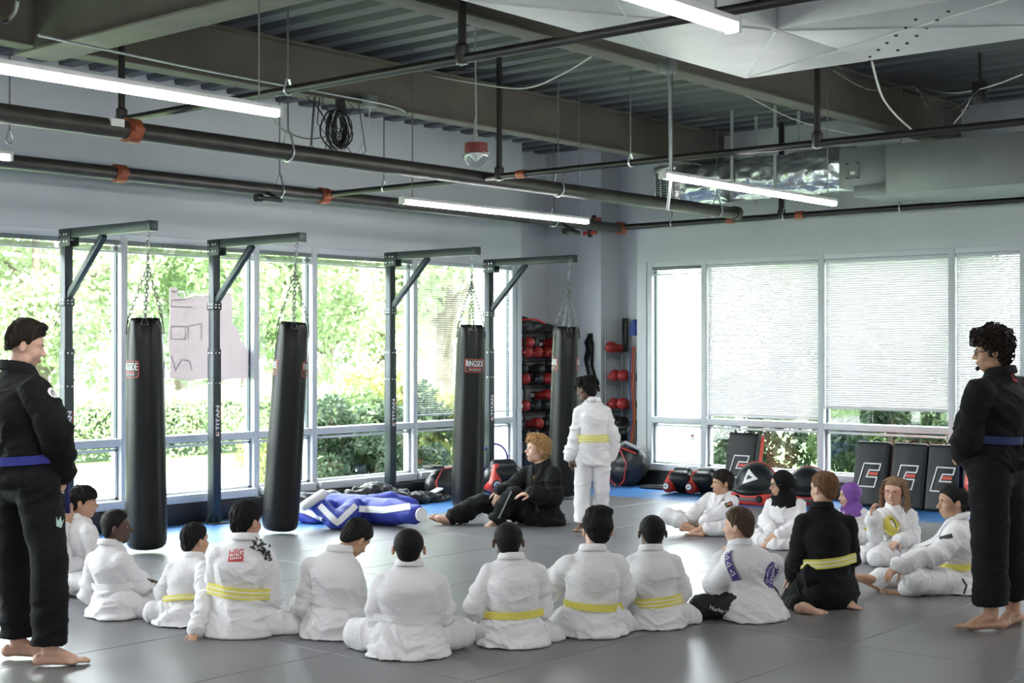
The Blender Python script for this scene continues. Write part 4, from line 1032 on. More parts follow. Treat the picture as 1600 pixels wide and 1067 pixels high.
M_GLR = mat('glove_red', (.30, .02, .016), .4, var=.2); M_GLK = mat('glove_black', (.015, .015, .016), .4)
def glove_mesh(m1, s=1.):
    F_ = Field((-.1, -.08, 0), (.22, .1, .16), .008)
    F_.ell((.12, 0, .075), (.085, .065, .072), .02); F_.cone((-.04, 0, .06), (.06, 0, .065), .048, .055, .02); F_.cone((.06, -.06, .06), (.14, -.07, .06), .028, .026, .008)
    V, Q = F_.net(); me = np_mesh('glove_mitt', V*s, Q, m1)
    return me
def cuff_mesh(m2): return MB().tube([(-.085, 0, .06), (-.06, 0, .06), (-.02, 0, .06)], [.05, .056, .053], 14).mesh('cuff', m2)
GM = [glove_mesh(M_GLR), glove_mesh(M_GLK)]; CM = [cuff_mesh(M_GLK), cuff_mesh(M_GLR)]; WM = MB().box((-.05, -.056, .06), (.05, .012, .045)).mesh('cuff_label', M_WPRINT, bevel=.004)
def glove(p, rz, k, label, group, tilt=0):
    o = thing('boxing_glove', label, 'glove', p, rz, group); o.rotation_euler = (tilt, 0, rz)
    obj('mitt', GM[k], o); obj('cuff', CM[k], o); obj('cuff_label', WM, o)
r_ = random.Random(9)
for zi, z in enumerate(ZL[1:5]):
    for i in range(5):
        for lay in (0, 1):
            if lay and r_.random() < .35: continue
            k_ = 0 if r_.random() < .45 else 1
            glove((.80-i*.175+r_.uniform(-.02, .02), -.15-.03*lay, z+.005+lay*.12), math.pi/2+r_.uniform(-.5, .5), k_, ('red' if k_ == 0 else 'black')+' glove on the black rack, '+('lowest', 'second lowest', 'second highest', 'highest')[zi]+' glove shelf, '+('upper' if lay else 'lower')+' row, '+'first second third fourth fifth'.split()[i]+' from left', 'gloves on the black wire rack', r_.uniform(-.15, .15))
for zi, z in enumerate(ZRK[2:5]):
    for i in range(2):
        if zi == 2 and i == 1: continue
        glove((-.12, .64+i*.17, z+.005), r_.uniform(-.3, .3), 0, 'red glove on the chrome rack, '+('lowest', 'middle', 'highest')[zi]+' glove shelf, '+('left', 'right')[i]+' one', 'gloves on the chrome wire rack')
o, _ = lump('duffel_bag', 'black and red bag lying on top of the black wire rack', 'bag', (.55, -.2, 1.81), 0, [(0, 0, .07, .34, .14, .09), (-.25, 0, .06, .2, .12, .07), (.2, 0, .11, .16, .12, .1)], M_BAGK, .03, 9)
MB().tube([(-.1, .13, .12), (.1, .14, .17), (.3, .12, .16), (.4, .1, .1)], .012, 6).build('red_trim', M_SHR, o)
lump('folded_cloth', 'dark blue cloth heap on a low shelf of the black wire rack', 'clothing', (.45, -.16, .105), 0, [(0, 0, .14, .3, .14, .18), (.2, .02, .12, .2, .12, .15)], mat('navy_cloth', (.012, .02, .05), .8), .04, 12)
lump('gear_pile', 'dark pile of protective gear on the low shelves of the chrome wire rack', 'gear', (-.16, .72, .505), 0, [(0, -.08, .14, .13, .13, .16), (.02, .12, .12, .12, .1, .14)], M_BAGK, .04, 12)
lump('gear_pile', 'dark pile of protective gear on the bottom shelf of the chrome wire rack', 'gear', (-.16, .72, .125), 0, [(0, -.08, .14, .13, .13, .16), (.02, .12, .12, .12, .1, .14)], M_BAGK, .04, 12)
# straps and ropes hanging on the rack, blue cap on top, black board
q = thing('hanging_belts', 'black belts hanging on the column beside the corner heavy bag', 'belts', (.03, .30, 1.72))
for i, (y, L, w) in enumerate(((.0, .45, .03), (.05, .62, .025), (-.05, .3, .05))):
    MB().tube([(0, y*.3, .06), (.01, y, -.02), (.015, y+.05*(i-1), -L*.5), (.01, y+.10*(i == 1), -L)], [w*.6, w, w, w*.8], 6, flat=.3).build('belt_strap', M_STRAP, q)
MB().bx(-.025, .0, -.03, .03, .02, .09).build('hook', M_WIRE, q)
for i, (y, col, lab) in enumerate(((.93, (.30, .05, .03), 'red rope'), (.90, (.04, .06, .16), 'navy rope'), (.955, (.32, .08, .03), 'orange rope'))):
    o = tag(MB().tube([(.0, y, 1.65), (.015, y-.01, 1.2), (.0, y+.01, .8), (.02, y-.04, .35)], .010, 7).build('jump_rope', mat('rope_%d' % i, col, .6)), lab+' hanging down the front post of the chrome rack', 'rope')
o = tag(MB().lathe([(.0, .20), (.05, .17), (.075, .09), (.08, 0)], (-.05, .93, 1.78), 14).build('blue_cap', mat('blue_cap_fabric', (.02, .05, .2), .7)), 'blue cap hung on top of the chrome rack post', 'cap')
tag(MB().bx(-.36, -.33, .52, .60, 1.58, 2.0).build('foam_noodle', M_BLACKPAD, bevel=.01), 'upright black foam board standing on the top shelf of the chrome rack', 'foam board')
# ================================================================== PEOPLE
# Every figure is laid out in a frame whose x is the picture's right, y away from the camera and z up, with its origin on the floor.
M_EYEW = mat('eye_white', (.75, .73, .71), .3); M_IRIS = mat('iris_dark', (.02, .012, .008), .2)
M_LIP = {}; M_MOUTH = mat('mouth_inside', (.05, .008, .008), .5)
M_GIW = mat('white_gi', (.74, .725, .74), .85, var=.03, vscale=4, wrinkle=.30, sheen=.1)
M_GIW2 = mat('white_gi_collar', (.77, .755, .765), .85, bump=.2, bscale=380)
M_GIK = mat('black_gi', (.0085, .0085, .0095), .85, var=.25, vscale=5, wrinkle=.30, sheen=.02, spec=.2)
M_GIK2 = mat('black_gi_collar', (.011, .011, .012), .8, bump=.2, bscale=380, spec=.2)
M_YEL = mat('yellow_belt', (.74, .66, .13), .75, var=.06, vscale=20, bump=.2, bscale=300)
M_YSTR = mat('belt_white_stripe', (.78, .77, .70), .75)
M_BBELT = mat('blue_belt', (.03, .035, .27), .7, bump=.2, bscale=300); M_BBELT2 = mat('navy_belt', (.012, .02, .10), .7, bump=.2, bscale=300)
M_WBELT = mat('white_belt', (.82, .81, .82), .8, bump=.2, bscale=300)
M_GLASS_FR = mat('spectacle_frame', (.015, .015, .017), .3); M_GLASS_RED = mat('spectacle_frame_red', (.45, .12, .12), .3)
M_PURPLE_PR = mat('purple_print', (.085, .05, .25), .6); M_REDPR = mat('red_patch_print', (.55, .05, .05), .6); M_BLKPR = mat('black_patch_print', (.02, .02, .025), .6); M_GOLD = mat('gold_print', (.45, .28, .05), .5)
SKIN = {'light': (.62, .38, .28), 'tan': (.50, .29, .19), 'brown': (.30, .155, .09), 'dark': (.12, .058, .036), 'deep': (.075, .036, .024), 'olive': (.45, .26, .165)}
def skin(k):
    m = mat('skin_'+k, SKIN[k], .5, var=.08, vscale=22, bump=.04, bscale=260)
    m.node_tree.nodes['Principled BSDF'].inputs['Subsurface Weight'].default_value = .12
    m.node_tree.nodes['Principled BSDF'].inputs['Subsurface Radius'].default_value = (.012, .005, .003)
    M_LIP[k] = mat('lip_'+k, (min(1, SKIN[k][0]*.95), SKIN[k][1]*.62, SKIN[k][2]*.62), .4)
    return m
HAIR = {'black': (.0055, .0045, .0045), 'dkbrown': (.014, .009, .0065), 'brown': (.065, .04, .024), 'ginger': (.17, .085, .04), 'blond': (.42, .25, .11), 'ltbrown': (.20, .12, .07)}
def hairm(k): return mat('hair_'+k, HAIR[k], .62, var=.35, vscale=40, bump=.5, bscale=140, spec=.22)
def rot_ypr(yaw, pitch, roll):
    """columns: right, forward, up of the head. yaw 0 looks away from the camera, +90 to the picture's right; pitch>0 looks down; roll>0 tilts towards own right"""
    R = rotm('Z', -math.radians(yaw)) @ rotm('X', -math.radians(pitch)) @ rotm('Y', math.radians(roll)); return R
def head_field(hh, nb, h, nose=1., ears=True):
    lo = np.minimum(np.array((-.42, -.55, -.55))*hh, nb-.09); hi = np.maximum(np.array((.42, .56, .58))*hh, nb+.09)
    f = Field(lo, hi, h); E = lambda c, r, k, sub=False: f.ell(np.array(c)*hh, np.array(r)*hh, k*hh, sub=sub)
    E((0, -.05, .13), (.325, .40, .36), .05); E((0, .10, -.15), (.245, .25, .31), .10); E((0, .20, -.36), (.11, .10, .11), .12)
    E((0, .24, .12), (.23, .10, .09), .08)
    for s in (-1, 1):
        E((s*.15, .22, -.13), (.09, .09, .10), .10); E((s*.135, .375, .015), (.075, .06, .045), .05, True)
        E((s*.20, .02, -.30), (.07, .12, .10), .10)
        if ears: E((s*.365, -.06, -.02), (.045, .075, .125), .03); E((s*.41, -.03, -.01), (.02, .045, .07), .02, True)
    f.cone(np.array((0, .335, .03))*hh, np.array((0, .425*nose, -.115))*hh, .028*hh, .05*hh, .06*hh)
    for s in (-1, 1): E((s*.05, .375, -.125), (.035, .05, .032), .03)
    E((0, .335, -.235), (.085, .045, .030), .03); E((0, .325, -.285), (.075, .045, .030), .03); E((0, .385, -.258), (.10, .02, .008), .02, True)
    f.cone(np.array((0, -.08, -.18))*hh, nb, .20*hh, .23*hh, .08*hh)
    return f
def hairline(y, pts): return np.interp(y, [p[0] for p in pts], [p[1] for p in pts])
HL_SHORT = [(-.5, -.36), (-.30, -.30), (-.16, -.08), (-.10, .0), (-.02, .02), (.06, .0), (.10, .12), (.2, .22), (.28, .29), (.36, .31), (.6, .33)]
HL_LOW = [(-.5, -.42), (-.30, -.36), (-.16, -.14), (-.10, -.06), (-.02, -.04), (.06, -.02), (.10, .08), (.2, .16), (.28, .20), (.36, .22), (.6, .23)]
HL_WAVY = [(-.5, -.42), (-.25, -.40), (-.10, -.22), (.02, -.12), (.08, .02), (.14, .16), (.24, .27), (.34, .30), (.6, .32)]
def hair_mesh(hh, h, st, seed):
    t, ts = st.get('t', .05), st.get('ts', .03); amp = st.get('amp', .02); frq = st.get('freq', 26)
    f = Field(np.array((-.62, -.75, -.75))*hh, np.array((.62, .7, .95))*hh, h)
    f.ell(np.array((0, -.05, .14+t*.35))*hh, np.array((.325+ts, .40+ts*1.1, .36+t*.75))*hh, .05*hh)
    f.ell(np.array((0, -.17, -.10))*hh, np.array((.25+ts*.6, .24+ts, .26))*hh, .08*hh)
    for c, r in st.get('add', ()): f.ell(np.array(c)*hh, np.array(r)*hh, .06*hh)
    x, y, z = f.coords(); yy = np.broadcast_to(y, f.F.shape)/hh; zz = z/hh
    zl = np.interp(yy[0, :, 0], [p[0] for p in st['line']], [p[1] for p in st['line']])[None, :, None]
    cut = (zl-zz)*hh*.75; kk = .03*hh
    hm = np.clip(.5-.5*(cut-f.F)/kk, 0, 1); f.F = cut+(f.F-cut)*hm+kk*hm*(1-hm)
    if st.get('hollow', True): f.ell(np.array((0, -.02, .02))*hh, np.array((.30, .40, .36))*hh, .02*hh, sub=True)
    V, Q = f.net(); N = vnormals(V, Q); P = V/hh
    if st.get('curly'):
        d = (np.abs(vnoise(P*st['curly']+seed)-.5)*2-.35)*amp+(np.abs(vnoise(P*st['curly']*2+seed+5)-.5)*2-.4)*amp*.5
    else:
        c = np.array(st.get('crown', (0, -.16, .52))); D = P-c; az = np.arctan2(D[:, 0], D[:, 1]); el = np.linalg.norm(D, axis=1)
        U = np.stack([np.cos(az)*frq/4, np.sin(az)*frq/4, el*2.5+seed], 1)
        d = (vnoise(U*1.7)-.5)*amp*1.2+(vnoise(U*4.1+7)-.5)*amp+(vnoise(P*5+seed)-.5)*amp*.8
    zr = P[:, 2]-np.interp(P[:, 1], [p[0] for p in st['line']], [p[1] for p in st['line']])
    V = V+N*(d*hh*np.clip(zr/.10, .25, 1))[:, None]
    return V, Q
def hand_field(wr, dr, pn, L, curl=.5, thumb=1, spread=.06, fist=False, h=None):
    """wrist point, finger direction, palm normal (the way the palm faces), hand length"""
    dr = unit(dr); pn = unit(np.array(pn)-dr*np.dot(pn, dr)); sd = np.cross(dr, pn)*thumb      # thumb side
    h = h or L/46
    f = Field(np.array(wr)-L*1.15, np.array(wr)+L*1.15, h); R = np.stack([sd, dr, pn], 1); wr = np.array(wr, float)
    f.ell(wr+dr*.27*L, (.215*L, .30*L, .085*L), .03*L, R); f.rbox(wr+dr*.36*L, (.20*L, .15*L, .06*L), .05*L, .03*L, R)
    f.cone(wr-dr*.35*L, wr+dr*.12*L, .135*L, .13*L, .06*L, (sd, .82))
    for i, (o, ln) in enumerate(((.155, .40), (.055, .46), (-.05, .43), (-.15, .34))):
        p = wr+dr*(.47-.03*abs(i-1))*L+sd*o*L; a = 0.; d = unit(dr+sd*o*spread*10*.6)
        for sfr, r0, r1 in ((.44, .052, .047), (.32, .047, .042), (.24, .042, .036)):
            a += curl*(1.0 if sfr > .3 else .8)
            e = unit(d*math.cos(a)+pn*math.sin(a)); q = p+e*ln*sfr*L; f.cone(p, q, r0*L, r1*L, .012*L); p = q
    p = wr+dr*.10*L+sd*.13*L; e = unit(dr*.55+sd*.75+pn*.35*(1+curl))
    for sfr, r0, r1, bnd in ((.22, .075, .062, 0), (.19, .06, .052, .5), (.14, .05, .04, .35)):
        e = unit(e*math.cos(bnd)+unit(dr*.9+pn*.5*curl-sd*.25)*math.sin(bnd)); q = p+e*sfr*L; f.cone(p, q, r0*L, r1*L, .03*L); p = q
    return f.net()
def foot_field(an, toe, up, L, side=1, flat=True, h=None, kn=None):
    """ankle point, toe tip point, up direction of the foot; side +1 puts the big toe on its local right"""
    an = np.array(an, float); d = unit(np.array(toe)-an); 
    if tuple(up) == (0, 0, 1): d = unit(d*np.array((1, 1, 0))); an[2] = max(an[2], .295*L)
    up = unit(np.array(up)-d*np.dot(up, d)); s = np.cross(d, up)*side
    h = h or L/50; f = Field(an-L*1.15, an+L*1.15, h)
    hl = an-d*.20*L-up*.18*L; bl = an+d*.42*L-up*.23*L
    f.cone(an+unit((np.array(kn) if kn is not None else an+up)-an)*.42*L, an-up*.02*L, .135*L, .125*L, .03*L)
    f.ell(hl, np.array((.125, .13, .12))*L, .06*L, np.stack([s, d, up], 1)); f.cone(an, bl+up*.06*L, .115*L, .085*L, .08*L, (s, .8))
    f.cone(hl, bl, .10*L, .085*L, .06*L, (s, .78)); f.ell(bl, np.array((.185, .14, .075))*L, .05*L, np.stack([s, d, up], 1))
    for i, (o, ln, r) in enumerate(((.135, .27, .050), (.055, .26, .038), (-.01, .235, .036), (-.075, .20, .034), (-.135, .165, .032))):
        p = bl+s*o*L+d*.06*L-up*.01*L; q = p+d*ln*L*.85-up*(.035-.01*i)*L+up*.01*L
        f.cone(p, p*.4+q*.6+up*.02*L, r*1.05*L, r*L, .02*L); f.cone(p*.4+q*.6+up*.02*L, q, r*L, r*.95*L, .012*L)
    return f.net()
def join(parts):
    Vs, Qs, n = [], [], 0
    for V, Q in parts: Vs.append(V); Qs.append(Q+n); n += len(V)
    return np.concatenate(Vs), np.concatenate(Qs)
def ribbon(pts, nrm, w, th):
    P = [np.array(p, float) for p in pts]; rings = []
    for i, p in enumerate(P):
        t = unit(P[min(i+1, len(P)-1)]-P[max(i-1, 0)]); n = unit(nrm[i]-t*np.dot(nrm[i], t)); s = np.cross(t, n)
        ww = w[i] if hasattr(w, '__len__') else w
        rings.append([p+s*ww/2*c+n*th*e for c, e in ((-1, -.4), (-1, .5), (-.6, 1), (.6, 1), (1, .5), (1, -.4))])
    return rings
def cloth_disp(V, Q, amp, seed, fr=(12, 12, 14)):
    N = vnormals(V, Q); wv = np.stack([vnoise(V*6+seed), vnoise(V*6+seed+11), vnoise(V*6+seed+23)], 1)*2.
    a = np.abs(vnoise(V*np.array(fr)+wv+seed)*2-1); b = np.abs(vnoise(V*np.array(fr)*2.1+wv*1.5+seed+40)*2-1)
    return V+N*((.35-a+.5*(.35-b))*amp)[:, None]
def folds(V, Q, segs, amp, seed):
    """wrinkles that run across each limb or across the trunk; segs: (a, b, radius, strength(t), skew vector)"""
    N = vnormals(V, Q); W_ = []; D_ = []
    wv = np.stack([vnoise(V*4.5+seed), vnoise(V*4.5+seed+11), vnoise(V*4.5+seed+23)], 1)-.5
    for k, (a, b, r, st, sk) in enumerate(segs):
        a = np.array(a, float); b = np.array(b, float); L = np.linalg.norm(b-a); ax = (b-a)/(L+1e-9); q = V-a; t = q @ ax; tc = np.clip(t, 0, L)
        perp = q-np.outer(t, ax); dist = np.linalg.norm(q-np.outer(tc, ax), axis=1)/r; W_.append(dist)
        tt = t+(np.abs(q @ sk) if sk is not None else 0)*-.55+(perp @ np.array((.37, .2, .1)))*.8
        U = perp*5.5+np.outer(tt, ax)*15+wv*np.array((1.1, 1.1, 1.1))+seed+k*7.3
        U2 = perp*11+np.outer(tt, ax)*33+wv*2.+seed+k*3.1+50
        r1 = 1-np.abs(vnoise(U)*2-1); r2 = 1-np.abs(vnoise(U2)*2-1)
        d = (r1**2.2-.38)*1.35+(r2**2-.36)*.5
        D_.append(d*st(t/(L+1e-9)))
    W_ = np.array(W_); W_ = np.exp(-5*(W_-W_.min(0))); W_ /= W_.sum(0)
    low = vnoise(V*np.array((6, 6, 8))+seed+3)-.5
    return V+N*((np.sum(W_*np.array(D_), 0)+low*.6)*amp)[:, None]
SITJ = dict(pel=(0, 0, .09), neck=(0, .04, .47), head=(0, .07, .585), shL=(-.145, .03, .425), elL=(-.20, .06, .24), wrL=(-.13, .25, .17), hipL=(-.075, 0, .09), knL=(-.28, .19, .105), anL=(.03, .30, .06), toL=(.15, .33, .04))
STJ = dict(pel=(0, 0, .70), neck=(0, .01, 1.09), head=(0, .05, 1.215), shL=(-.14, 0, 1.055), elL=(-.20, -.01, .86), wrL=(-.20, .06, .67), hipL=(-.07, 0, .68), knL=(-.085, .02, .37), anL=(-.09, -.02, .065), toL=(-.11, .13, .02))
KNJ = dict(pel=(0, 0, .20), neck=(0, .04, .60), head=(0, .07, .72), shL=(-.145, .03, .555), elL=(-.20, .05, .36), wrL=(-.13, .2, .28), hipL=(-.075, 0, .19), knL=(-.13, .33, .075), anL=(-.09, -.06, .06), toL=(-.07, -.22, .03))
PEOPLE = []
def person(label, o, phi, S, pose='sit', head=None, yaw=None, pitch=0, roll=0, hh=.205, sk='light', hair=None, hcol='black', gi='w', belt=None, beltz=.20, belt_tilt=(0, 0), J=None, hands=None, feet=None, face=True, scarf=None, decals=(), shirt=None, pants=None, voxel=.0092, hem=None, extras=None, smooth_back=1., inset=None, cuffz=.12, fold=1., bulk=1., seed=0, mouth=None, girth=1., legr=1.):
    base = {'sit': SITJ, 'stand': STJ, 'kneel': KNJ}[pose]; Y0 = CAM[2]*FPX/(o[1]-HOR); O = G(*o); O[2] = 0
    X0 = (o[0]-800)/FPX*Y0; ph = math.radians(phi)
    fw = np.array((math.sin(ph), math.cos(ph), 0)); rt = np.array((math.cos(ph), -math.sin(ph), 0))
    j = {}
    for k, v in base.items():
        for s_, kk in (((1, k),) if not k.endswith('L') else ((1, k), (-1, k[:-1]+'R'))):
            v2 = np.array(v)*S; j[kk] = rt*v2[0]*s_+fw*v2[1]+np.array((0, 0, v2[2]))
    if pose == 'sit': j['anR'] = j['anR']+fw*.07*S; j['toR'] = j['toR']+fw*.05*S
    JJ = dict(J or {})
    if head: JJ['head'] = head
    for k, v in JJ.items():
        d = v[2] if len(v) > 2 else j[k][1]; Y = Y0+d
        j[k] = np.array(((v[0]-800)/FPX*Y-X0, d, CAM[2]-(v[1]-HOR)/FPX*Y))
    if yaw is None: yaw = phi
    ins = inset if inset is not None else (.015 if pose == 'sit' else .012)
    for s in 'LR':
        c = j['sh'+s]-j['neck']; c[2] = 0; j['sh'+s] = j['sh'+s]-unit(c)*ins*S; c = j['el'+s]-j['neck']; c[2] = 0; j['el'+s] = j['el'+s]-unit(c)*ins*.8*S
    R = rot_ypr(yaw, pitch, roll); hc = j['head']
    if 'neck' not in JJ and head: j['neck'] = .5*j['neck']+.5*(hc-np.array((0, 0, .54*hh))-fw*.04*S) if False else hc-R @ np.array((0, .10, .50))*hh*np.array((1, 1, 1))
    nk = j['neck']; pl = j['pel']
    shv = unit(j['shR']-j['shL']); bf = unit(np.cross(np.array((0, 0, 1.)), shv)); hpv = unit(j['hipR']-j['hipL']); hf = unit(np.cross(np.array((0, 0, 1.)), hpv))
    sp = unit(nk-pl)
    chest = pl+(nk-pl)*.66-bf*.012*S if 'chest' not in JJ else j['chest']
    bz = beltz*S; wst = pl+(nk-pl)*min(.5, max(.1, (bz-pl[2])/max(.05, (nk-pl)[2])))
    msk = skin(sk); parts = []
    # ---- head with neck
    hv = hh/(45 if face else 36); nb = R.T @ (nk-hc-np.array((0, 0, .03))); nb[0] /= (1.10 if S < 1.2 else 1.04)
    V, Q = head_field(hh, nb, hv, ears=not scarf).net(); HX = np.array((1.10 if S < 1.2 else 1.04, 1, 1)); toP = lambda v: (v*HX) @ R.T+hc
    parts.append((toP(V), Q))
    # ---- limbs and trunk under the clothes
    lo = np.min(list(j.values()), 0)-.1; hi = np.max(list(j.values()), 0)+.1
    f = Field(lo, hi, .019)
    f.cone(pl, chest, .06*S, .065*S, .03, (shv, .8)); f.cone(chest, nk-sp*.02*S, .06*S, .04*S, .03, (shv, .85)); f.cone(j['shL'], nk-sp*.04*S, .034*S, .034*S, .02); f.cone(j['shR'], nk-sp*.04*S, .034*S, .034*S, .02)
    for s in 'LR':
        f.cone(j['sh'+s], j['el'+s], .04*S, .034*S, .02); f.cone(j['el'+s], j['wr'+s], .034*S, .024*S, .02)
        f.cone(j['hip'+s], j['kn'+s], .062*S, .045*S, .02); f.cone(j['kn'+s], j['an'+s], .045*S, .032*S, .02)
    f.floor(.006); parts.append(f.net())
    hands = hands or {}; feet = feet or {}
    hl = .142*S*(.93 if S > 1.2 else 1)
    for s in 'LR':
        hd = hands.get(s, {})
        if hd is not None:
            dr = hd.get('dir'); dr = np.array(dr) if dr is not None else unit(j['wr'+s]-j['el'+s])+np.array((0, 0, -.2))
            pn = np.array(hd.get('pn', (0, 0, -1)))
            parts.append(hand_field(j['wr'+s], dr, pn, hl*hd.get('k', 1), hd.get('curl', .35), hd.get('thumb', 1 if s == 'L' else -1), h=max(.0036, hl/40)))
        fd = feet.get(s, {})
        if fd is not None:
            parts.append(foot_field(j['an'+s], j['to'+s], fd.get('up', (0, 0, 1)), .198*S*fd.get('k', 1), 1 if s == 'L' else -1, h=.0050, kn=j['kn'+s]))
    V, Q = join(parts)
    body = obj('person', np_mesh('person', V, Q, msk), None, O, (0, 0, YAW))
    tag(body, label, 'person'); PEOPLE.append(body)
    # ---- face
    def hp(v): return R @ (np.array(v)*hh*HX)+hc
    if face:
        for s in (-1, 1):
            f = Field(np.array((-.08, -.08, -.08))*hh, np.array((.08, .08, .08))*hh, .012*hh); f.ell((0, 0, 0), np.array((.052, .046, .036))*hh, .001)
            V, Q = f.net(); c = V[Q].mean(1)/hh; mi = ((c[:, 0]**2+c[:, 2]**2 < .022**2) & (c[:, 1] > 0)).astype(int)
            obj('eye', np_mesh('eye', V @ R.T+hp((s*.128, .268, .012)), Q, [M_EYEW, M_IRIS], mi=mi), body)
            mb = MB().tube([hp((s*x, y, z)) for x, y, z in ((.06, .352, .075), (.10, .348, .098), (.15, .325, .10), (.19, .285, .085))], [.010*hh, .017*hh, .015*hh, .006*hh], 6); mb.build('eyebrow', hairm(hcol if hcol in ('black', 'dkbrown', 'brown', 'ginger') else 'brown'), body)
        if mouth == 'open':
            f = Field(np.array((-.12, -.1, -.12))*hh, np.array((.12, .1, .12))*hh, .012*hh); f.ell((0, 0, 0), np.array((.062, .035, .062))*hh, .001); V, Q = f.net()
            obj('open_mouth', np_mesh('open_mouth', V @ R.T+hp((0, .352, -.27)), Q, M_MOUTH), body)
        else:
            mb = MB()
            for zz, rr in ((-.238, .014), (-.276, .017)): mb.tube([hp((x, y, zz+dz)) for x, y, dz in ((-.085, .335, -.012 if zz > -.25 else .012), (-.04, .368, 0), (0, .376, 0), (.04, .368, 0), (.085, .335, -.012 if zz > -.25 else .012))], [.005*hh, rr*hh, rr*hh, rr*hh, .005*hh], 6)
            mb.build('lips', M_LIP[sk], body)
    # ---- hair
    if hair:
        V, Q = hair_mesh(hh, hh/43, hair, seed+1.3); ho = obj('hair', np_mesh('hair', (V*HX) @ R.T+hc, Q, hairm(hcol)), body)
        if hair.get('locks'):
            rr = random.Random(seed); mb = MB()
            for i in range(hair['locks']):
                a = rr.uniform(0, 2*math.pi); e = rr.uniform(.1, 1.25); c = np.array((.335*math.sin(a)*math.sin(e+.25), -.05+.41*math.cos(a)*math.sin(e+.25), .15+.40*math.cos(e*.95)))
                if c[1] > .22 and c[2] < .3: continue
                out = unit(np.array((math.sin(a), math.cos(a), .1))); L = hair['ll']*rr.uniform(.7, 1.2)
                pts = [c, c+out*.07, c+out*.10+np.array((0, 0, -L*.5)), c+out*.09+np.array((rr.uniform(-.04, .04), 0, -L))]
                mb.tube([hp(p) for p in pts], [.026*hh, .03*hh, .028*hh, .014*hh], 6)
            mb.build('hair_locks', hairm(hcol), ho)
        if hair.get('curls'):
            rr = random.Random(seed+2); mb = MB(); vv = V[::max(1, len(V)//hair['curls'])]
            for p in vv:
                if np.linalg.norm(p) < .3*hh: continue
                n = unit(p-np.array((0, -.05, .15))*hh); a0 = rr.uniform(0, 6); u = unit(np.cross(n, (.3, .5, .8))); w = np.cross(n, u); r0 = hair.get('cr', .05)*hh*rr.uniform(.7, 1.2)
                pts = [R @ (p*HX+u*r0*math.cos(a0+a)+w*r0*math.sin(a0+a)+n*hh*(.02+.012*a))+hc for a in np.linspace(0, 5, 9)]
                mb.tube(pts, hair.get('cw', .014)*hh, 4)
            mb.build('hair_curls', hairm(hcol), ho)
    # ---- trousers
    mg, mg2 = (M_GIW, M_GIW2) if gi == 'w' else (M_GIK, M_GIK2); mpant = pants or (M_GIW if gi == 'w' else M_GIK)
    lo = np.min(list(j.values()), 0)-.2; hi = np.max(list(j.values()), 0)+.2; lo[2] = max(lo[2], -.03)
    f = Field(lo, hi, voxel); lr = legr
    f.cone(j['hipL'], j['hipR'], .085*S*girth, .085*S*girth, .03, (hpv, .9)); f.cone(pl, pl+sp*.06*S, .082*S, .078*S, .03, (hpv, .75))
    for s in 'LR':
        sh_ = (feet.get(s) or {}).get('short', .88)
        f.cone(j['hip'+s], j['kn'+s], .084*S*lr, .068*S*lr, .02); f.cone(j['kn'+s], j['kn'+s]+(j['an'+s]-j['kn'+s])*sh_, .067*S*lr, (.066 if pose == 'stand' else .058)*S*lr, .02)
    if pose == 'stand':
        x, y, z = f.coords(); f.F = np.maximum(f.F, cuffz-z)
    f.floor(.004); V, Q = f.net(); one = lambda t: .8+0*t
    V = folds(V, Q, [(j['hip'+s], j['kn'+s], .09*S, one, None) for s in 'LR']+[(j['kn'+s], j['an'+s], .07*S, lambda t: .7+.5*np.clip(t, 0, 1), None) for s in 'LR'], .016*S*fold*(.5 if pose == 'stand' else 1), seed+60); V[:, 2] = np.maximum(V[:, 2], .003)
    po = obj('gi_pants', np_mesh('gi_pants', V, Q, mpant), body); PB = bvh(V, Q)
    # ---- jacket
    f = Field(lo, hi, voxel); g = girth
    f.cone(wst, chest, .098*S*g, .106*S*g, .03, (shv, .76)); f.cone(chest, nk-sp*.03*S, .102*S*g, .056*S, .03, (shv, .74)); f.cone(j['shL']-sp*.006*S, nk-sp*.02*S, .052*S, .055*S, .03); f.cone(j['shR']-sp*.006*S, nk-sp*.02*S, .052*S, .055*S, .03)
    for s in 'LR':
        bk = (hands.get(s) or {}).get('cuff', .93)
        f.cone(j['sh'+s], j['el'+s], .060*S*bulk, .058*S*bulk, .004); f.cone(j['el'+s], j['el'+s]+(j['wr'+s]-j['el'+s])*bk, .058*S*bulk, .055*S*bulk, .006)
    if pose == 'stand':
        hz = hem if hem is not None else .57*S
        f.cone(wst, np.array((pl[0], pl[1], hz+.03)), .098*S*g, .118*S*g, .03, (hpv, .72)); x, y, z = f.coords(); f.F = np.where((z < hz) & (np.sqrt((x-pl[0])**2+(y-pl[1])**2) < .24*S), np.maximum(f.F, hz-z), f.F)
    elif pose == 'kneel':
        f.cone(wst, np.array((pl[0], pl[1], pl[2]-.02)), .098*S, .125*S, .03, (hpv, .76)); f.cone(np.array((pl[0], pl[1], pl[2]-.02)), np.array((pl[0], pl[1], .05))-hf*.03*S, .12*S, .118*S, .03, (hpv, .76))
    else:
        f.cone(wst, np.array((pl[0], pl[1], -.03))-hf*.025*S, .092*S*g, .150*S*g, .02, (hpv, .74))
    f.floor(.005); V, Q = f.net()
    zb = wst[2]
    tor = lambda t: np.clip(1.25-1.15*t, .16, 1.2)*smooth_back
    sg_ = [(pl, nk, .15*S*g, tor, shv)]
    for s in 'LR':
        sg_ += [(j['sh'+s], j['el'+s], .062*S, lambda t: .55+.6*np.clip(t, 0, 1), None), (j['el'+s], j['wr'+s], .058*S, lambda t: 1.1-.5*np.clip(t, 0, 1), None)]
    V = folds(V, Q, sg_, .0175*S*fold, seed+10); V[:, 2] = np.maximum(V[:, 2], .004)
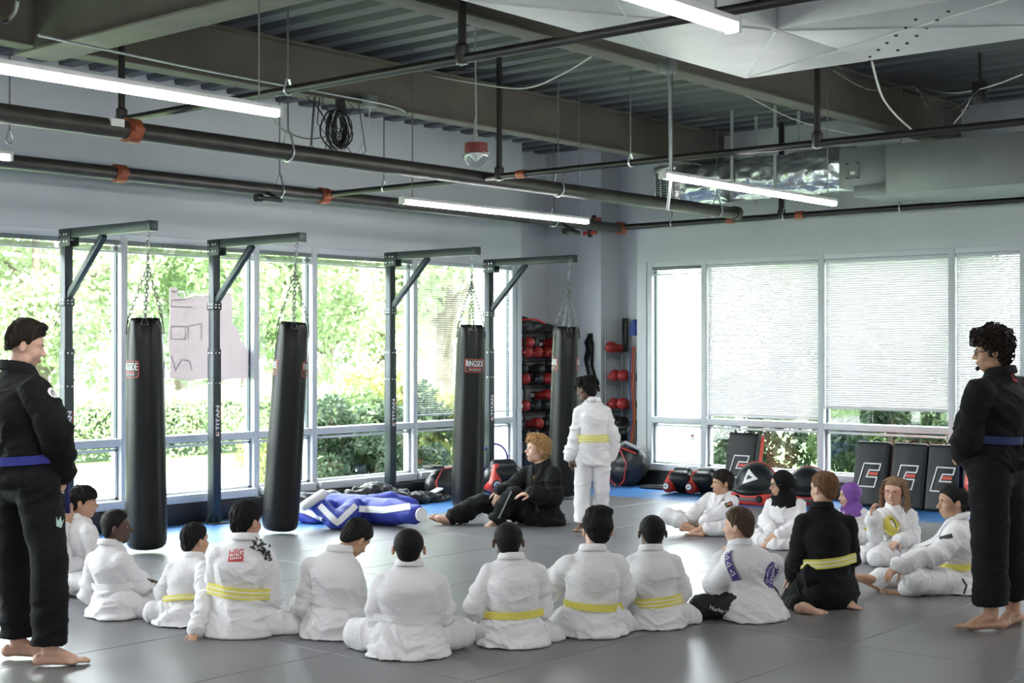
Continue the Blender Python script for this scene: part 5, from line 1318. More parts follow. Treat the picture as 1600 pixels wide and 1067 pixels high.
    dz = np.exp(-((((V-wst) @ sp))/(.028*S))**2); rad = (V-wst)-np.outer((V-wst) @ sp, sp); near = np.linalg.norm(rad, axis=1) < .22*S*g
    if belt is not None: V = V-rad*(dz*near*.06)[:, None]
    ja = obj('gi_jacket', np_mesh('gi_jacket', V, Q, shirt or mg), body); JB = bvh(V, Q)
    # ---- collar and lapels
    up = unit(R[:, 2]*.3+sp*.7); pts = []; nr = []; cr = .066*S; cz = nk+sp*.010*S
    front = wst+bf*.5
    def fr_hit(p):
        h = JB.ray_cast(Vector(p+bf*.5), Vector(-bf)); return (np.array(h[0]), np.array(h[1])) if h[0] is not None else (p, bf)
    def lap(sg):
        o_ = []; top = cz+shv*sg*cr*.72+bf*cr*.62-up*.012*S
        for u in np.linspace(.06, 1, 9): q = top*(1-u)+(wst+shv*sg*-.02*S+bf*.10*S)*u; o_.append(fr_hit(q))
        return o_
    a = lap(-1); pts += [p+n*.004 for p, n in reversed(a)]; nr += [n for p, n in reversed(a)]
    for th in np.linspace(-2.1, 2.1, 15):
        e = shv*math.sin(th)-bf*math.cos(th); pts.append(cz+e*cr+up*(.020*S*math.cos(th*.75)+.004*S)); nr.append(unit(e+up*.25))
    a = lap(1); pts += [p+n*.007 for p, n in a]; nr += [n for p, n in a]
    MB().quadstrip(ribbon(pts, nr, .036*S, .0065*S)).build('collar', mg2, ja, ang=60)
    # ---- belt
    if belt is not None:
        mats, bands = belt; rings_ = []
        ax = unit(sp+shv*belt_tilt[0]+bf*belt_tilt[1]); u0 = unit(shv-ax*np.dot(shv, ax)); v0 = np.cross(ax, u0); n = 44
        P_ = []
        for i in range(n):
            a = 2*math.pi*i/n; e = u0*math.cos(a)+v0*math.sin(a); r = []
            for dz_ in (-.3, 0, .3):
                h = JB.ray_cast(Vector(wst+ax*dz_*.05*S), Vector(e), .28*S*g); ex = .098*S*g/math.sqrt((.72*math.cos(a))**2+math.sin(a)**2)
                r.append(min(h[3], ex*1.22) if h[0] is not None else ex)
            P_.append(max(r))
        P_ = np.array(P_); P_ = np.maximum(P_, (np.roll(P_, 1)+np.roll(P_, -1)+P_)/3); P_ = (np.roll(P_, 1)+np.roll(P_, -1)+2*P_)/4
        hb = .0175*S; mb = MB(); tot = sum(b_[0] for b_ in bands); z0 = -tot/2
        for bh, mi, ex in bands:
            rr_ = []
            for zz, o_ in ((z0, -.006), (z0, .010+ex), (z0+bh, .010+ex), (z0+bh, -.006)):
                rr_.append([wst+ax*zz*S+(u0*math.cos(2*math.pi*i/n)+v0*math.sin(2*math.pi*i/n))*(P_[i]+o_) for i in range(n)])
            mb.quadstrip(rr_, True, False, mi); z0 += bh
        bo = mb.build('belt', mats, body, ang=50)
        fr = wst+bf*(P_[11]+.012); kf = Field(fr-.08*S, fr+.08*S, .006); kf.rbox(fr, (.026*S, .016*S, .022*S), .01*S, .002, np.stack([shv, bf, ax], 1)); V, Q = kf.net(); obj('knot', np_mesh('knot', V, Q, mats[0]), bo)
        for sg in (-1, 1):
            L = .17*S
            if pose == 'stand': tp = [fr, fr+shv*sg*.05*S+bf*.02*S-ax*.03*S, fr+shv*sg*.06*S+bf*.015*S-ax*L*.6, fr+shv*sg*.065*S+bf*.01*S-ax*L*1.3]
            else: tp = [fr, fr+shv*sg*.05*S+bf*.02*S, fr+shv*sg*.09*S+bf*.04*S-ax*.03*S, fr+shv*sg*.12*S+bf*.055*S-ax*.07*S]
            MB().quadstrip(ribbon(tp, [bf]*4, .035*S, .005*S)).build('belt_tail', mats[0], bo, ang=60)
    # ---- headscarf
    if scarf:
        f = Field(hc-.36*S-.1, hc+.36*S+.1, .0068); E = lambda c, r, k=.05, sub=False: f.ell(hp(c), np.array(r)*hh*HX, k*hh, R, sub)
        E((0, -.07, .13), (.385, .46, .43)); E((0, -.02, -.22), (.30, .30, .30), .12); f.cone(hp((0, -.03, -.35)), nk+np.array((0, 0, -.01)), .27*hh, .36*hh, .12*hh)
        f.cone(nk, nk-sp*.05*S, .35*hh, .42*hh, .1*hh, (shv, .75)); f.cone(hp((0, .12, -.5)), chest+bf*.085*S+sp*.03*S, .16*hh, .07*hh, .1*hh, (shv, .55))
        f.ell(hp((0, .36, -.04)), np.array((.225, .30, .335))*hh*HX, .03*hh, R, True)
        V, Q = f.net(); V = cloth_disp(V, Q, .010, seed+5, fr=(12, 12, 14)); obj('headscarf', np_mesh('headscarf', V, Q, scarf), body)
    ctx = dict(body=body, j=j, R=R, hc=hc, hh=hh, hp=hp, JB=JB, PB=PB, ja=ja, po=po, S=S, bf=bf, shv=shv, nk=nk, chest=chest, wst=wst, sp=sp, Y0=Y0, X0=X0, pix=lambda px, py, d: np.array(((px-800)/FPX*(Y0+d)-X0, d, CAM[2]-(py-HOR)/FPX*(Y0+d))))
    for dc in decals: dc(ctx)
    return ctx
def project(ctx, name, items, px, py, nrm, u, v, tree='JB', parent=None, off=.004):
    """lay flat print onto the cloth around the point seen at a picture position"""
    tr = ctx[tree]; c = ctx['pix'](px, py, 0); view = unit(np.array((ctx['X0']+c[0], ctx['Y0'], c[2]-CAM[2])))
    h = tr.ray_cast(Vector(c-view*2), Vector(view))
    if h[0] is None: return
    c = np.array(h[0]); n = unit(np.array(nrm)) if nrm is not None else np.array(h[1]); u = unit(np.array(u)-n*np.dot(u, n)); v = np.cross(n, u) if v is None else v
    mats = []; mb = MB()
    for k, (V2, F2, m) in enumerate(items):
        if m not in mats: mats.append(m)
        vv = []
        for p in V2:
            q = c+u*p[0]+v*p[1]; hh_ = tr.ray_cast(Vector(q+n*.12), Vector(-n), .3)
            vv.append((np.array(hh_[0]) if hh_[0] is not None else q)+n*(off+.0012*k))
        mb.raw(vv, F2, mats.index(m))
    mb.build(name, mats, parent or ctx['ja'], smooth=False)
def disc2d(r, n=28, rings=5, r0=0.):
    V = [(0, 0)] if r0 == 0 else []; F = []
    for k in range(rings+(r0 > 0)):
        rr = r0+(r-r0)*(k+(r0 == 0))/rings
        V += [(rr*math.cos(2*math.pi*i/n), rr*math.sin(2*math.pi*i/n)) for i in range(n)]
    b = 1 if r0 == 0 else 0
    if r0 == 0: F += [(0, 1+i, 1+(i+1) % n) for i in range(n)]
    for k in range(rings-(r0 == 0)): F += [(b+k*n+i, b+(k+1)*n+i, b+(k+1)*n+(i+1) % n, b+k*n+(i+1) % n) for i in range(n)]
    return np.array(V), F
def arc_text(s, r, a0, a1, hgt):
    out = []
    for i, ch in enumerate(s):
        if ch == ' ': continue
        V, F = text2d(ch, .03); V = V.copy(); w = V[:, 0].max(); V[:, 0] -= w/2; V *= hgt
        a = math.radians(a0+(a1-a0)*i/max(1, len(s)-1)); V[:, 1] += r; c, q = math.cos(a-math.pi/2), math.sin(a-math.pi/2)
        out.append((np.stack([V[:, 0]*c-V[:, 1]*q, V[:, 0]*q+V[:, 1]*c], 1), F))
    return out
YB = ([M_YEL, M_YSTR], [(.036, 0, 0)])
YS1 = ([M_YEL, M_YSTR], [(.015, 0, 0), (.007, 1, .0005), (.015, 0, 0)])
YS2 = ([M_YEL, M_YSTR], [(.013, 0, 0), (.007, 1, .0005), (.016, 0, .002), (.007, 1, .0025), (.014, 0, .002)])
WB = ([M_GIW], [(.036, 0, -.006)]); BB = ([M_BBELT], [(.034, 0, 0)]); NB = ([M_BBELT2], [(.034, 0, 0)])
H_SHORT = dict(line=HL_SHORT, t=.055, ts=.028, amp=.035); H_BUZZ = dict(line=HL_SHORT, t=.035, ts=.026, amp=.006, freq=60); H_MOP = dict(line=HL_LOW, t=.075, ts=.055, amp=.055, freq=22)
H_BOWL = dict(line=[(-.5, -.40), (-.3, -.34), (-.14, -.12), (.02, -.06), (.08, .0), (.14, .10), (.3, .12), (.6, .12)], t=.06, ts=.05, amp=.05, freq=24)
H_AFRO = dict(line=HL_SHORT, t=.05, ts=.025, amp=.012, curly=16)
def specs(ctx, m):
    hp, hh = ctx['hp'], ctx['hh']; mb = MB()
    for s in (-1, 1):
        mb.tube([hp((s*.135+.095*math.cos(a), .385-.03*abs(math.cos(a))*(1 if s*math.cos(a) > 0 else 0), .005+.072*math.sin(a))) for a in np.linspace(0, 2*math.pi, 19)[:-1]], .010*hh, 5, closed=True)
        mb.tube([hp((s*.23, .35, .02)), hp((s*.33, .2, .03)), hp((s*.35, -.06, .03))], .009*hh, 5)
    mb.tube([hp((-.045, .395, .02)), hp((0, .41, .03)), hp((.045, .395, .02))], .009*hh, 5); mb.build('spectacles', m, ctx['body'])
# ------------------------------------------------------------------ the standing pair, the instructor and the children
def d_left(ctx):
    R_ = []; it = [(*disc2d(.030, 20, 3), M_WPRINT), (*stroke2d([(.012*math.cos(a), .014*math.sin(a)) for a in np.linspace(.6, 5.4, 9)], .006), M_BLKPR)]
    project(ctx, 'sleeve_badge', it, 82, 614, None, (1, 0, 0), None)
    it = [(np.array([(-.028, .022), (-.018, -.028), (.018, -.028), (.028, .022), (.012, .0), (0, .03), (-.012, 0)]), [(0, 1, 6), (1, 2, 4, 6), (2, 3, 4), (4, 5, 6)], mat('mint_print', (.45, .65, .58), .6))]
    project(ctx, 'leg_badge', it, 93, 815, None, (1, 0, 0), None, 'PB', ctx['po'])
person('young man in a black gi with a blue belt standing at the left edge', (50, 1036), 55, 1.315, 'stand', head=(41, 541, .0), yaw=72, pitch=12, hh=.228, sk='light', hcol='dkbrown',
       hair=dict(line=[(-.5, -.22), (-.3, -.15), (-.14, -.02), (-.04, .04), (.06, .03), (.11, .14), (.2, .22), (.28, .28), (.36, .30), (.6, .31)], t=.12, ts=.03, amp=.06, freq=22, add=[((0, .20, .50), (.24, .18, .10))]), gi='k', belt=BB, beltz=.80, hem=.925,
       J=dict(pel=(38, 740, 0), neck=(28, 582, .0), shL=(-8, 612, .16), shR=(58, 612, -.16), elR=(92, 675, -.16), wrR=(96, 740, .02), elL=(-18, 690, .22), wrL=(40, 745, .30), hipL=(25, 755, .09), hipR=(58, 755, -.08), knL=(22, 880, .10), knR=(78, 878, -.10), anL=(28, 1002, .10), toL=(60, 1022, .10), anR=(78, 1015, -.07), toR=(141, 1034, -.04)),
       hands=dict(R=dict(dir=(.0, .25, -1), pn=(-1, .1, 0), curl=.6), L=dict(dir=(.8, .2, -.4), pn=(0, 1, 0), curl=.6)), feet=dict(L=dict(short=1.), R=dict(short=1.)), cuffz=.115, decals=[d_left], voxel=.0112, seed=1, legr=1.0, bulk=1.02)
def d_right(ctx):
    specs(ctx, M_GLASS_FR)
    it = [(*stroke2d([(.0+.03*math.cos(a), .035*math.sin(a)) for a in np.linspace(.3, 5.5, 11)], .012), M_REDPR), (*stroke2d([(-.03, -.02), (.01, .03), (.04, -.03)], .011), M_REDPR)]
    project(ctx, 'back_print', it, 1583, 586, None, (1, 0, 0), None)
    bm = MB().tube([ctx['hp'](p) for p in ((-.06, .33, -.36), (0, .35, -.40), (.06, .33, -.36))], [.03*ctx['hh'], .06*ctx['hh'], .03*ctx['hh']], 7); bm.build('goatee', hairm('dkbrown'), ctx['body'])
person('tall man with curly hair and glasses in a black gi standing at the right edge', (1560, 982), -62, 1.315, 'stand', head=(1548, 550, 0), yaw=-78, pitch=4, hh=.228, sk='tan', hcol='dkbrown',
       hair=dict(line=HL_LOW, t=.16, ts=.11, amp=.06, curly=7, curls=330, cr=.06, cw=.02, add=[((0, .20, .46), (.24, .18, .13))]), gi='k', belt=NB, beltz=.835, hem=.93,
       J=dict(pel=(1556, 720, 0), neck=(1562, 588, 0), shL=(1530, 612, -.14), shR=(1592, 608, .14), elL=(1508, 686, -.14), wrL=(1510, 710, .06), elR=(1600, 690, .22), wrR=(1518, 706, .26), hipL=(1546, 740, -.08), hipR=(1568, 740, .08), knL=(1546, 850, -.07), knR=(1578, 850, .12), anL=(1549, 962, -.07), toL=(1494, 982, -.06), anR=(1583, 956, .15), toR=(1562, 972, .06)),
       hands=dict(L=dict(dir=(-.5, .7, -.3), pn=(.6, .5, 0), curl=.5), R=dict(dir=(-.6, -.6, -.3), pn=(.5, -.5, 0), curl=.5)), feet=dict(L=dict(short=1.), R=dict(short=1.)), cuffz=.15, decals=[d_right], voxel=.0112, seed=2, legr=1.1)
def d_inst(ctx):
    it = [(*stroke2d([(.024*math.cos(a), .024*math.sin(a)) for a in np.linspace(.2, 5.7, 15)], .005), M_GOLD), (*stroke2d([(-.012, -.01), (.0, .014), (.012, -.01), (-.006, -.002)], .004), M_GOLD)]
    project(ctx, 'chest_emblem', it, 834, 747, None, (1, 0, 0), None)
    a = ctx['j']
    pts = []; nr = []
    for u in np.linspace(0, 1, 9):
        q = ctx['pix'](799-20*u, 768+42*u, -.1); v = unit(np.array((ctx['X0']+q[0], ctx['Y0'], q[2]-CAM[2]))); h = ctx['PB'].ray_cast(Vector(q-v*1.0), Vector(v))
        if h[0] is not None: pts.append(np.array(h[0])+np.array(h[1])*.004); nr.append(np.array(h[1]))
    if len(pts) > 2: MB().quadstrip(ribbon(pts, nr, .014, .003)).build('seam_tape', mat('grey_green_tape', (.20, .24, .23), .6), ctx['po'])
    sh = MB().tube([ctx['nk']+ctx['bf']*.04+ctx['shv']*s*.05+np.array((0, 0, .0)) for s in (-1, 0, 1)], .02, 6); sh.build('undershirt', mat('grey_shirt', (.35, .36, .37), .8), ctx['body'])
person('instructor with wavy blond hair in a black gi sitting on the mat and talking', (842, 818), -112, 1.27, 'sit', head=(838, 703, 0), yaw=-112, pitch=-8, hh=.238, sk='light', hcol='blond',
       hair=dict(line=HL_WAVY, t=.10, ts=.075, amp=.05, freq=14, curls=260, cr=.055, cw=.020, add=[((.0, .16, .46), (.28, .22, .13))]), gi='k', belt=([M_GIK2], [(.034, 0, 0)]), beltz=.17, mouth='open',
       J=dict(pel=(845, 806, 0), neck=(846, 728, .0), shL=(866, 741, -.10), shR=(822, 740, .12), elL=(866, 779, -.20), wrL=(830, 771, -.30), elR=(798, 765, .02), wrR=(783, 768, -.12), hipL=(838, 806, -.10), hipR=(836, 806, .10), knL=(801, 774, -.16), anL=(775, 812, -.20), toL=(752, 819, -.22), knR=(752, 785, .04), anR=(704, 812, -.08), toR=(676, 797, -.10)),
       hands=dict(L=dict(dir=(-1, -.1, -.05), pn=(0, .1, -1), curl=.28, k=1.05), R=dict(dir=(-.3, -.5, -.6), pn=(-.2, .6, -.6), curl=.4, k=1.05)), feet=dict(L=dict(up=(-.3, -.2, 1), short=.9), R=dict(up=(.6, -.35, .6), short=.88)), decals=[d_inst], voxel=.0112, seed=3, fold=1.2)
person('boy with short twists in a white gi and yellow belt standing before the instructor', (928, 838), -12, 1.03, 'stand', head=(916, 609, 0), yaw=-52, pitch=8, hh=.215, sk='dark', hcol='black',
       hair=dict(line=HL_LOW, t=.05, ts=.02, amp=.02, locks=150, ll=.20), belt=YS2, beltz=.825, hem=.62,
       J=dict(neck=(926, 629, 0), shL=(905, 644, .0), shR=(948, 644, .02), elL=(897, 684, .0), wrL=(890, 716, .0), elR=(959, 684, .0), wrR=(956, 713, .02), pel=(927, 700, 0), hipL=(914, 715, 0), hipR=(940, 715, 0), knL=(910, 765, .02), knR=(940, 765, .02), anL=(909, 822, -.02), toL=(898, 838, .12), anR=(938, 820, .1), toR=(930, 830, .24)),
       hands=dict(L=dict(dir=(.1, .1, -1), pn=(1, .2, 0), curl=.35), R=dict(dir=(-.1, .1, -1), pn=(-1, .2, 0), curl=.35)), feet=dict(L=dict(short=1.), R=dict(short=1.)), cuffz=.13, seed=4, bulk=.95, legr=.98, girth=.86, fold=1.1)
# ---- row of children with their backs to the camera, from left to right
person('child mostly hidden behind the legs of the standing man at the left', (78, 928), 60, .95, head=(100, 797, 0), yaw=80, hh=.2, sk='tan', hair=H_SHORT, hcol='black', belt=WB, seed=20,
       J=dict(knL=(52, 905, .25)))
person('black haired boy in a white gi seen in profile beside the standing man', (134, 926), 62, 1.0, head=(131, 785, 0), yaw=82, pitch=2, hh=.208, sk='tan', hair=H_BOWL, hcol='black', belt=WB, seed=21,
       J=dict(neck=(122, 812, 0), shR=(140, 833, -.12), shL=(112, 832, .12), elR=(150, 880, -.12)))
person('dark skinned boy in a white gi looking right beside the first heavy bag', (180, 962), 48, 1.0, head=(183, 824, .02), yaw=75, pitch=-2, hh=.205, sk='deep', hair=H_AFRO, hcol='black', belt=WB, seed=22, beltz=.19,
       J=dict(neck=(172, 853, 0), shL=(147, 876, .10), shR=(192, 877, -.10), elR=(222, 915, .02), wrR=(206, 930, .16), knR=(228, 952, -.02), elL=(137, 925, .1)), hands=dict(R=dict(dir=(-.6, .8, 0), cuff=.85)))
person('small boy in a white gi and yellow belt propping one hand on the floor', (285, 975), 25, .88, head=(305, 845, .06), yaw=45, hh=.198, sk='tan', hair=H_SHORT, hcol='black', belt=YS1, belt_tilt=(-.25, 0), seed=23, beltz=.17,
       J=dict(neck=(302, 872, .03), shL=(268, 892, .04), shR=(322, 890, -.10), elR=(320, 942, -.28), wrR=(306, 987, -.42), elL=(252, 925, .08), knL=(240, 958, .05)), hands=dict(R=dict(dir=(-.1, -.4, -.35), pn=(0, .3, -1), curl=.08)))
def d_hfg(ctx):
    n = None
    it = [(*grid2d(.088, .032, 8, 3, 0, -.024), M_REDPR)]
    V, F = text_fit('HFG', -.042, -.006, .084, .042, .015); it.append((V, F, M_REDPR))
    for i in range(6): it.append((*grid2d(.007, .012, 1, 1, -.03+i*.012, -.022), M_WPRINT))
    project(ctx, 'back_patch', it, 369, 867, None, (1, 0, 0), None)
    rr = random.Random(2); it = [(*grid2d(.05, .15, 3, 8), M_WPRINT)]
    for i in range(40):
        c = (rr.uniform(-.02, .02), rr.uniform(-.07, .07)); it.append((*stroke2d([(c[0]+rr.uniform(-.010, .010), c[1]+rr.uniform(-.012, .012)) for _ in range(3)], .009), M_BLKPR))
    project(ctx, 'shoulder_patch', it, 408, 865, (.45, -.35, .8), (.3, .8, .2), None)
person('boy in a white gi with a red back patch and double striped yellow belt', (372, 990), 14, 1.10, head=(386, 815, .03), yaw=40, hh=.21, sk='tan', hair=H_MOP, hcol='black', belt=YS2, seed=24, beltz=.225,
       J=dict(neck=(383, 845, .0), shL=(339, 872, .0), shR=(416, 872, -.0), elR=(426, 928, .02), wrR=(420, 965, .2), elL=(330, 930, .06), knR=(460, 985, .05), knL=(340, 975, .25)), decals=[d_hfg])
person('boy in a white gi bowing his head to the right', (522, 993), 18, 1.05, head=(556, 842, .08), yaw=48, pitch=38, roll=8, hh=.205, sk='olive', hair=dict(H_SHORT, t=.07, ts=.04), hcol='black', belt=WB, seed=25, beltz=.19,
       J=dict(neck=(530, 863, .0), shL=(485, 888, .04), shR=(552, 892, -.03), elR=(562, 945, .02), wrR=(563, 958, .2), elL=(473, 945, .06), knR=(575, 985, .2)))
person('stocky boy with a crew cut in a white gi, nearest to the camera', (638, 1022), 0, 1.06, head=(639, 858, 0), yaw=0, hh=.207, sk='tan', hair=H_BUZZ, hcol='black', belt=WB, seed=26, beltz=.19, girth=1.12, bulk=1.08, smooth_back=.75,
       J=dict(neck=(639, 886, 0), shL=(597, 913, 0), shR=(685, 913, 0), elL=(586, 960, .03), elR=(694, 960, .03), knL=(562, 990, .14), knR=(714, 990, .14)), face=False, legr=1.15)
person('boy with a close fade and plain yellow belt, hand on his thigh', (803, 1006), -8, 1.02, head=(794, 847, .02), yaw=-5, hh=.205, sk='dark', hair=dict(H_AFRO, t=.045, ts=.028), hcol='black', belt=YB, seed=27, beltz=.17,
       J=dict(neck=(799, 875, 0), shL=(760, 897, .0), shR=(840, 895, 0), elL=(738, 950, .0), wrL=(764, 968, .06), elR=(850, 948, .05), knL=(737, 998, .14), knR=(862, 998, .12)), face=False, hands=dict(L=dict(dir=(.8, .4, -.2), pn=(0, .5, -1), cuff=.85)))
person('boy with tall dark hair in a white gi, elbow stretched to his left', (925, 990), -6, 1.09, head=(933, 830, .02), yaw=-14, hh=.208, sk='light', hair=dict(line=HL_SHORT, t=.16, ts=.05, amp=.035, freq=24, add=[((.05, -.02, .54), (.35, .40, .17))]), hcol='black', belt=YB, belt_tilt=(.05, 0), seed=28, beltz=.155,
       J=dict(neck=(926, 862, 0), shL=(887, 885, .0), shR=(966, 885, 0), elL=(858, 912, .12), wrL=(850, 935, .26), elR=(975, 930, .05), knL=(862, 985, .2), knR=(985, 985, .15)), face=False, bulk=1.1)
person('boy with cropped black hair and striped yellow belt, left of the boy in shorts', (1025, 978), -14, .99, head=(1019, 833, .02), yaw=-6, hh=.2, sk='dark', hair=dict(H_AFRO, t=.04, ts=.026), hcol='black', belt=YS2, seed=29, beltz=.155,
       J=dict(neck=(1017, 861, 0), shL=(988, 882, .02), shR=(1056, 880, 0), elL=(980, 930, .1), elR=(1068, 925, .03), knR=(1076, 965, .1), knL=(985, 968, .2)), face=False)
def d_gracie(ctx):
    nm = (.42, -.9, .12)
    it = [(*disc2d(.080, 36, 7), M_PURPLE_PR), (*stroke2d([(.049*math.cos(a), .049*math.sin(a)) for a in np.linspace(0, 2*math.pi, 29)[:-1]], .003, True), M_WPRINT)]
    for V, F in arc_text('GRACIE JIU-JITSU', .057, 215, -35, .014): it.append((V, F, M_WPRINT))
    it.append((*stroke2d([(.0, .04), (-.034, -.028), (.034, -.028)], .007, True), M_WPRINT)); it.append((*stroke2d([(-.012, -.018), (.0, .004), (.006, -.018)], .005), M_WPRINT))
    project(ctx, 'round_back_patch', it, 1205, 898, nm, (.9, .42, 0), None)
    it = [(*grid2d(.045, .17, 3, 10), M_PURPLE_PR), (*grid2d(.010, .17, 1, 10, .028, 0), mat('grey_tape', (.25, .25, .25), .7))]
    for k in range(4): it.append((*stroke2d([(-.013, -.062+k*.042), (.013, -.055+k*.042), (-.006, -.035+k*.042)], .004, True), M_WPRINT))
    project(ctx, 'shoulder_patch', it, 1139, 880, (-.55, -.7, .45), (.75, -.45, .35), None)
    V, F = text_fit('Hurley', -.062, -.015, .09, .030, .015); it = [(V, F, M_WPRINT)]
    for s in (-1, 1): it.append((*stroke2d([(.047+s*.013, .014), (.047+s*.003, .0), (.047+s*.013, -.016)], .006), M_WPRINT))
    project(ctx, 'leg_lettering', it, 1125, 954, None, (1, 0, -.22), None, 'PB', ctx['po'])
M_SHORTS = mat('black_shorts_fabric', (.010, .010, .011), .7)
person('brown haired boy in a white gi and black shorts resting his chin on his fist', (1176, 965), -42, 1.05, head=(1153, 823, .0), yaw=-62, hh=.212, sk='light', hair=dict(H_SHORT, t=.07, ts=.035, freq=18), hcol='brown', belt=None, seed=30, beltz=.2,
       J=dict(neck=(1157, 853, .0), shL=(1145, 880, -.10), shR=(1210, 882, .10), elL=(1116, 915, -.02), wrL=(1129, 872, .05), elR=(1170, 930, .24), wrR=(1140, 945, .3), knL=(1096, 947, -.03), anL=(1140, 966, .24), toL=(1112, 972, .27), knR=(1165, 945, .3), anR=(1108, 967, .10), toR=(1080, 972, .07)),
       hands=dict(L=dict(dir=(.35, .35, .8), pn=(.3, .2, -.5), curl=.95, cuff=.9)), feet=dict(L=dict(short=.55), R=dict(short=.55)), pants=M_SHORTS, decals=[d_gracie], smooth_back=.5, bulk=1.05, legr=.95, girth=1.15, inset=.01)
person('ginger haired boy in a black gi and striped yellow belt sitting on his heels', (1291, 946), -22, 1.06, 'kneel', head=(1287, 764, 0), yaw=-38, hh=.212, sk='light', hair=dict(H_SHORT, t=.05, ts=.02, freq=30), hcol='ginger', gi='k', belt=YS2, seed=31, beltz=.27,
       J=dict(pel=(1298, 915, 0), neck=(1284, 795, 0), shL=(1254, 818, .0), shR=(1326, 818, .02), elL=(1246, 868, .02), wrL=(1240, 900, .16), elR=(1333, 870, .04), knL=(1234, 945, .22), anL=(1260, 950, -.30), toL=(1311, 964, -.33), knR=(1290, 930, .4)),
       feet=dict(L=dict(up=(.0, -.9, .5), short=.72)), smooth_back=.6)
# ---- children on the right facing the instructor
def d_boy14(ctx):
    it = [(*stroke2d([(-.03, -.02), (.0, .03), (.03, -.02)], .006, True), M_BLKPR), (*stroke2d([(-.01, -.01), (.01, .01), (.0, -.012)], .008), M_BLKPR)]
    project(ctx, 'chest_print', it, 1128, 783, None, (1, 0, .2), None)
    it = [(*grid2d(.07, .045, 4, 3), M_BLKPR), (*grid2d(.045, .018, 3, 2, .0, .005), M_GOLD), (*grid2d(.014, .03, 1, 2, .012, -.004), M_REDPR)]
    project(ctx, 'shoulder_patch', it, 1139, 788, None, (1, 0, .4), None)
person('dark haired boy in a white gi sitting cross-legged and holding his feet', (1118, 832), -118, .98, head=(1128, 755, 0), yaw=-98, pitch=2, hh=.215, sk='tan', hair=H_MOP, hcol='dkbrown', belt=None, seed=32,
       J=dict(neck=(1129, 773, .02), shL=(1146, 784, -.06), shR=(1108, 779, .10), elL=(1122, 804, -.18), wrL=(1098, 815, -.2), elR=(1090, 797, .08), wrR=(1080, 809, -.08), pel=(1122, 822, 0), hipL=(1130, 824, -.06), hipR=(1112, 823, .06), knL=(1140, 824, -.24), knR=(1045, 806, .02), anL=(1092, 828, -.24), toL=(1070, 822, -.14), anR=(1072, 820, -.14), toR=(1108, 826, -.22)),
       hands=dict(L=dict(dir=(-.3, -.3, -1), pn=(.6, .5, 0), curl=.5), R=dict(dir=(-.2, -.4, -1), pn=(.2, -.8, 0), curl=.5)), feet=dict(L=dict(short=.72), R=dict(short=.72)), decals=[d_boy14], bulk=.98)
M_SCK = mat('black_scarf', (.006, .006, .0065), .8, var=.2, bump=.2, bscale=200, spec=.15); M_SCP = mat('purple_scarf', (.19, .065, .33), .7, var=.15, bump=.2, bscale=200)
person('girl in a black headscarf and glasses sitting cross-legged in a white gi', (1228, 852), -122, 1.0, head=(1220, 757, 0), yaw=-100, pitch=4, hh=.212, sk='tan', belt=None, scarf=M_SCK, seed=33, hcol='black',
       J=dict(neck=(1226, 779, 0), shL=(1250, 790, -.04), shR=(1205, 789, .10), elL=(1252, 822, -.12), wrL=(1217, 837, -.22), elR=(1194, 814, .06), wrR=(1206, 832, -.12), knL=(1240, 855, -.26), knR=(1180, 842, .0), anL=(1205, 853, -.24), anR=(1200, 849, -.16), toL=(1186, 850, -.14), toR=(1222, 855, -.26)),
       hands=dict(L=dict(dir=(-.8, -.2, -.1), pn=(0, .4, -1), curl=.5), R=dict(dir=(.2, -.6, -.4), pn=(.4, .2, -1), curl=.4)), decals=[lambda c: specs(c, M_GLASS_FR)], feet=dict(L=dict(short=.8), R=dict(short=.75)))
person('small girl in a purple headscarf and white gi sitting behind the ginger boy', (1336, 850), -112, .86, head=(1327, 775, 0), yaw=-95, hh=.2, sk='light', belt=YB, beltz=.15, scarf=M_SCP, seed=34, hcol='black',
       J=dict(neck=(1332, 796, 0), shL=(1350, 803, -.05), shR=(1318, 802, .08), elL=(1356, 832, -.08)))
def d_girl(ctx):
    specs(ctx, M_GLASS_RED); hp, hh = ctx['hp'], ctx['hh']; rr = random.Random(5); mb = MB()
    for i in range(130):
        s = -1 if i % 2 else 1; t = rr.random(); y0 = .20-.55*t; z0 = .42-.1*abs(y0); x0 = s*(.05+.02*rr.random())
        e = rr.uniform(.85, 1.15); w = s*(.36+.05*rr.random())
        pts = [hp((x0, y0*.8+.02, .50-.2*max(0, y0-.05)-.3*max(0, -.2-y0))), hp((w*.75, y0, .40)), hp((w*1.02, y0*.95-.02, .05)), hp((w*1.08, y0*.9-.05, -.35)), hp((w*(1.05+.2*t), y0*.9-.04, -.62*e)), hp((w*(1.0+.35*t), y0*.85, -.95*e))]
        mb.tube(pts, [.02*hh, .03*hh, .034*hh, .032*hh, .028*hh, .008*hh], 5)
    mb.build('long_hair', hairm('ltbrown'), ctx['body'])
    q = ctx['pix'](1393, 823, -.17); f = Field(q-.14, q+.14, .007); r2 = random.Random(8)
    for k in range(4):
        P = [q+np.array((.055*math.cos(a+k)*(1-.1*k), .035*math.sin(a+k), .055*math.sin(a*1.0+k*.8)+.01*k)) for a in np.linspace(0, 5.0, 9)]
        MB().quadstrip(ribbon(P, [unit(p-q+np.array((.001, -.002, 0))) for p in P], .034, .004)).build('bunched_belt', M_YEL, ctx['body'], ang=60)
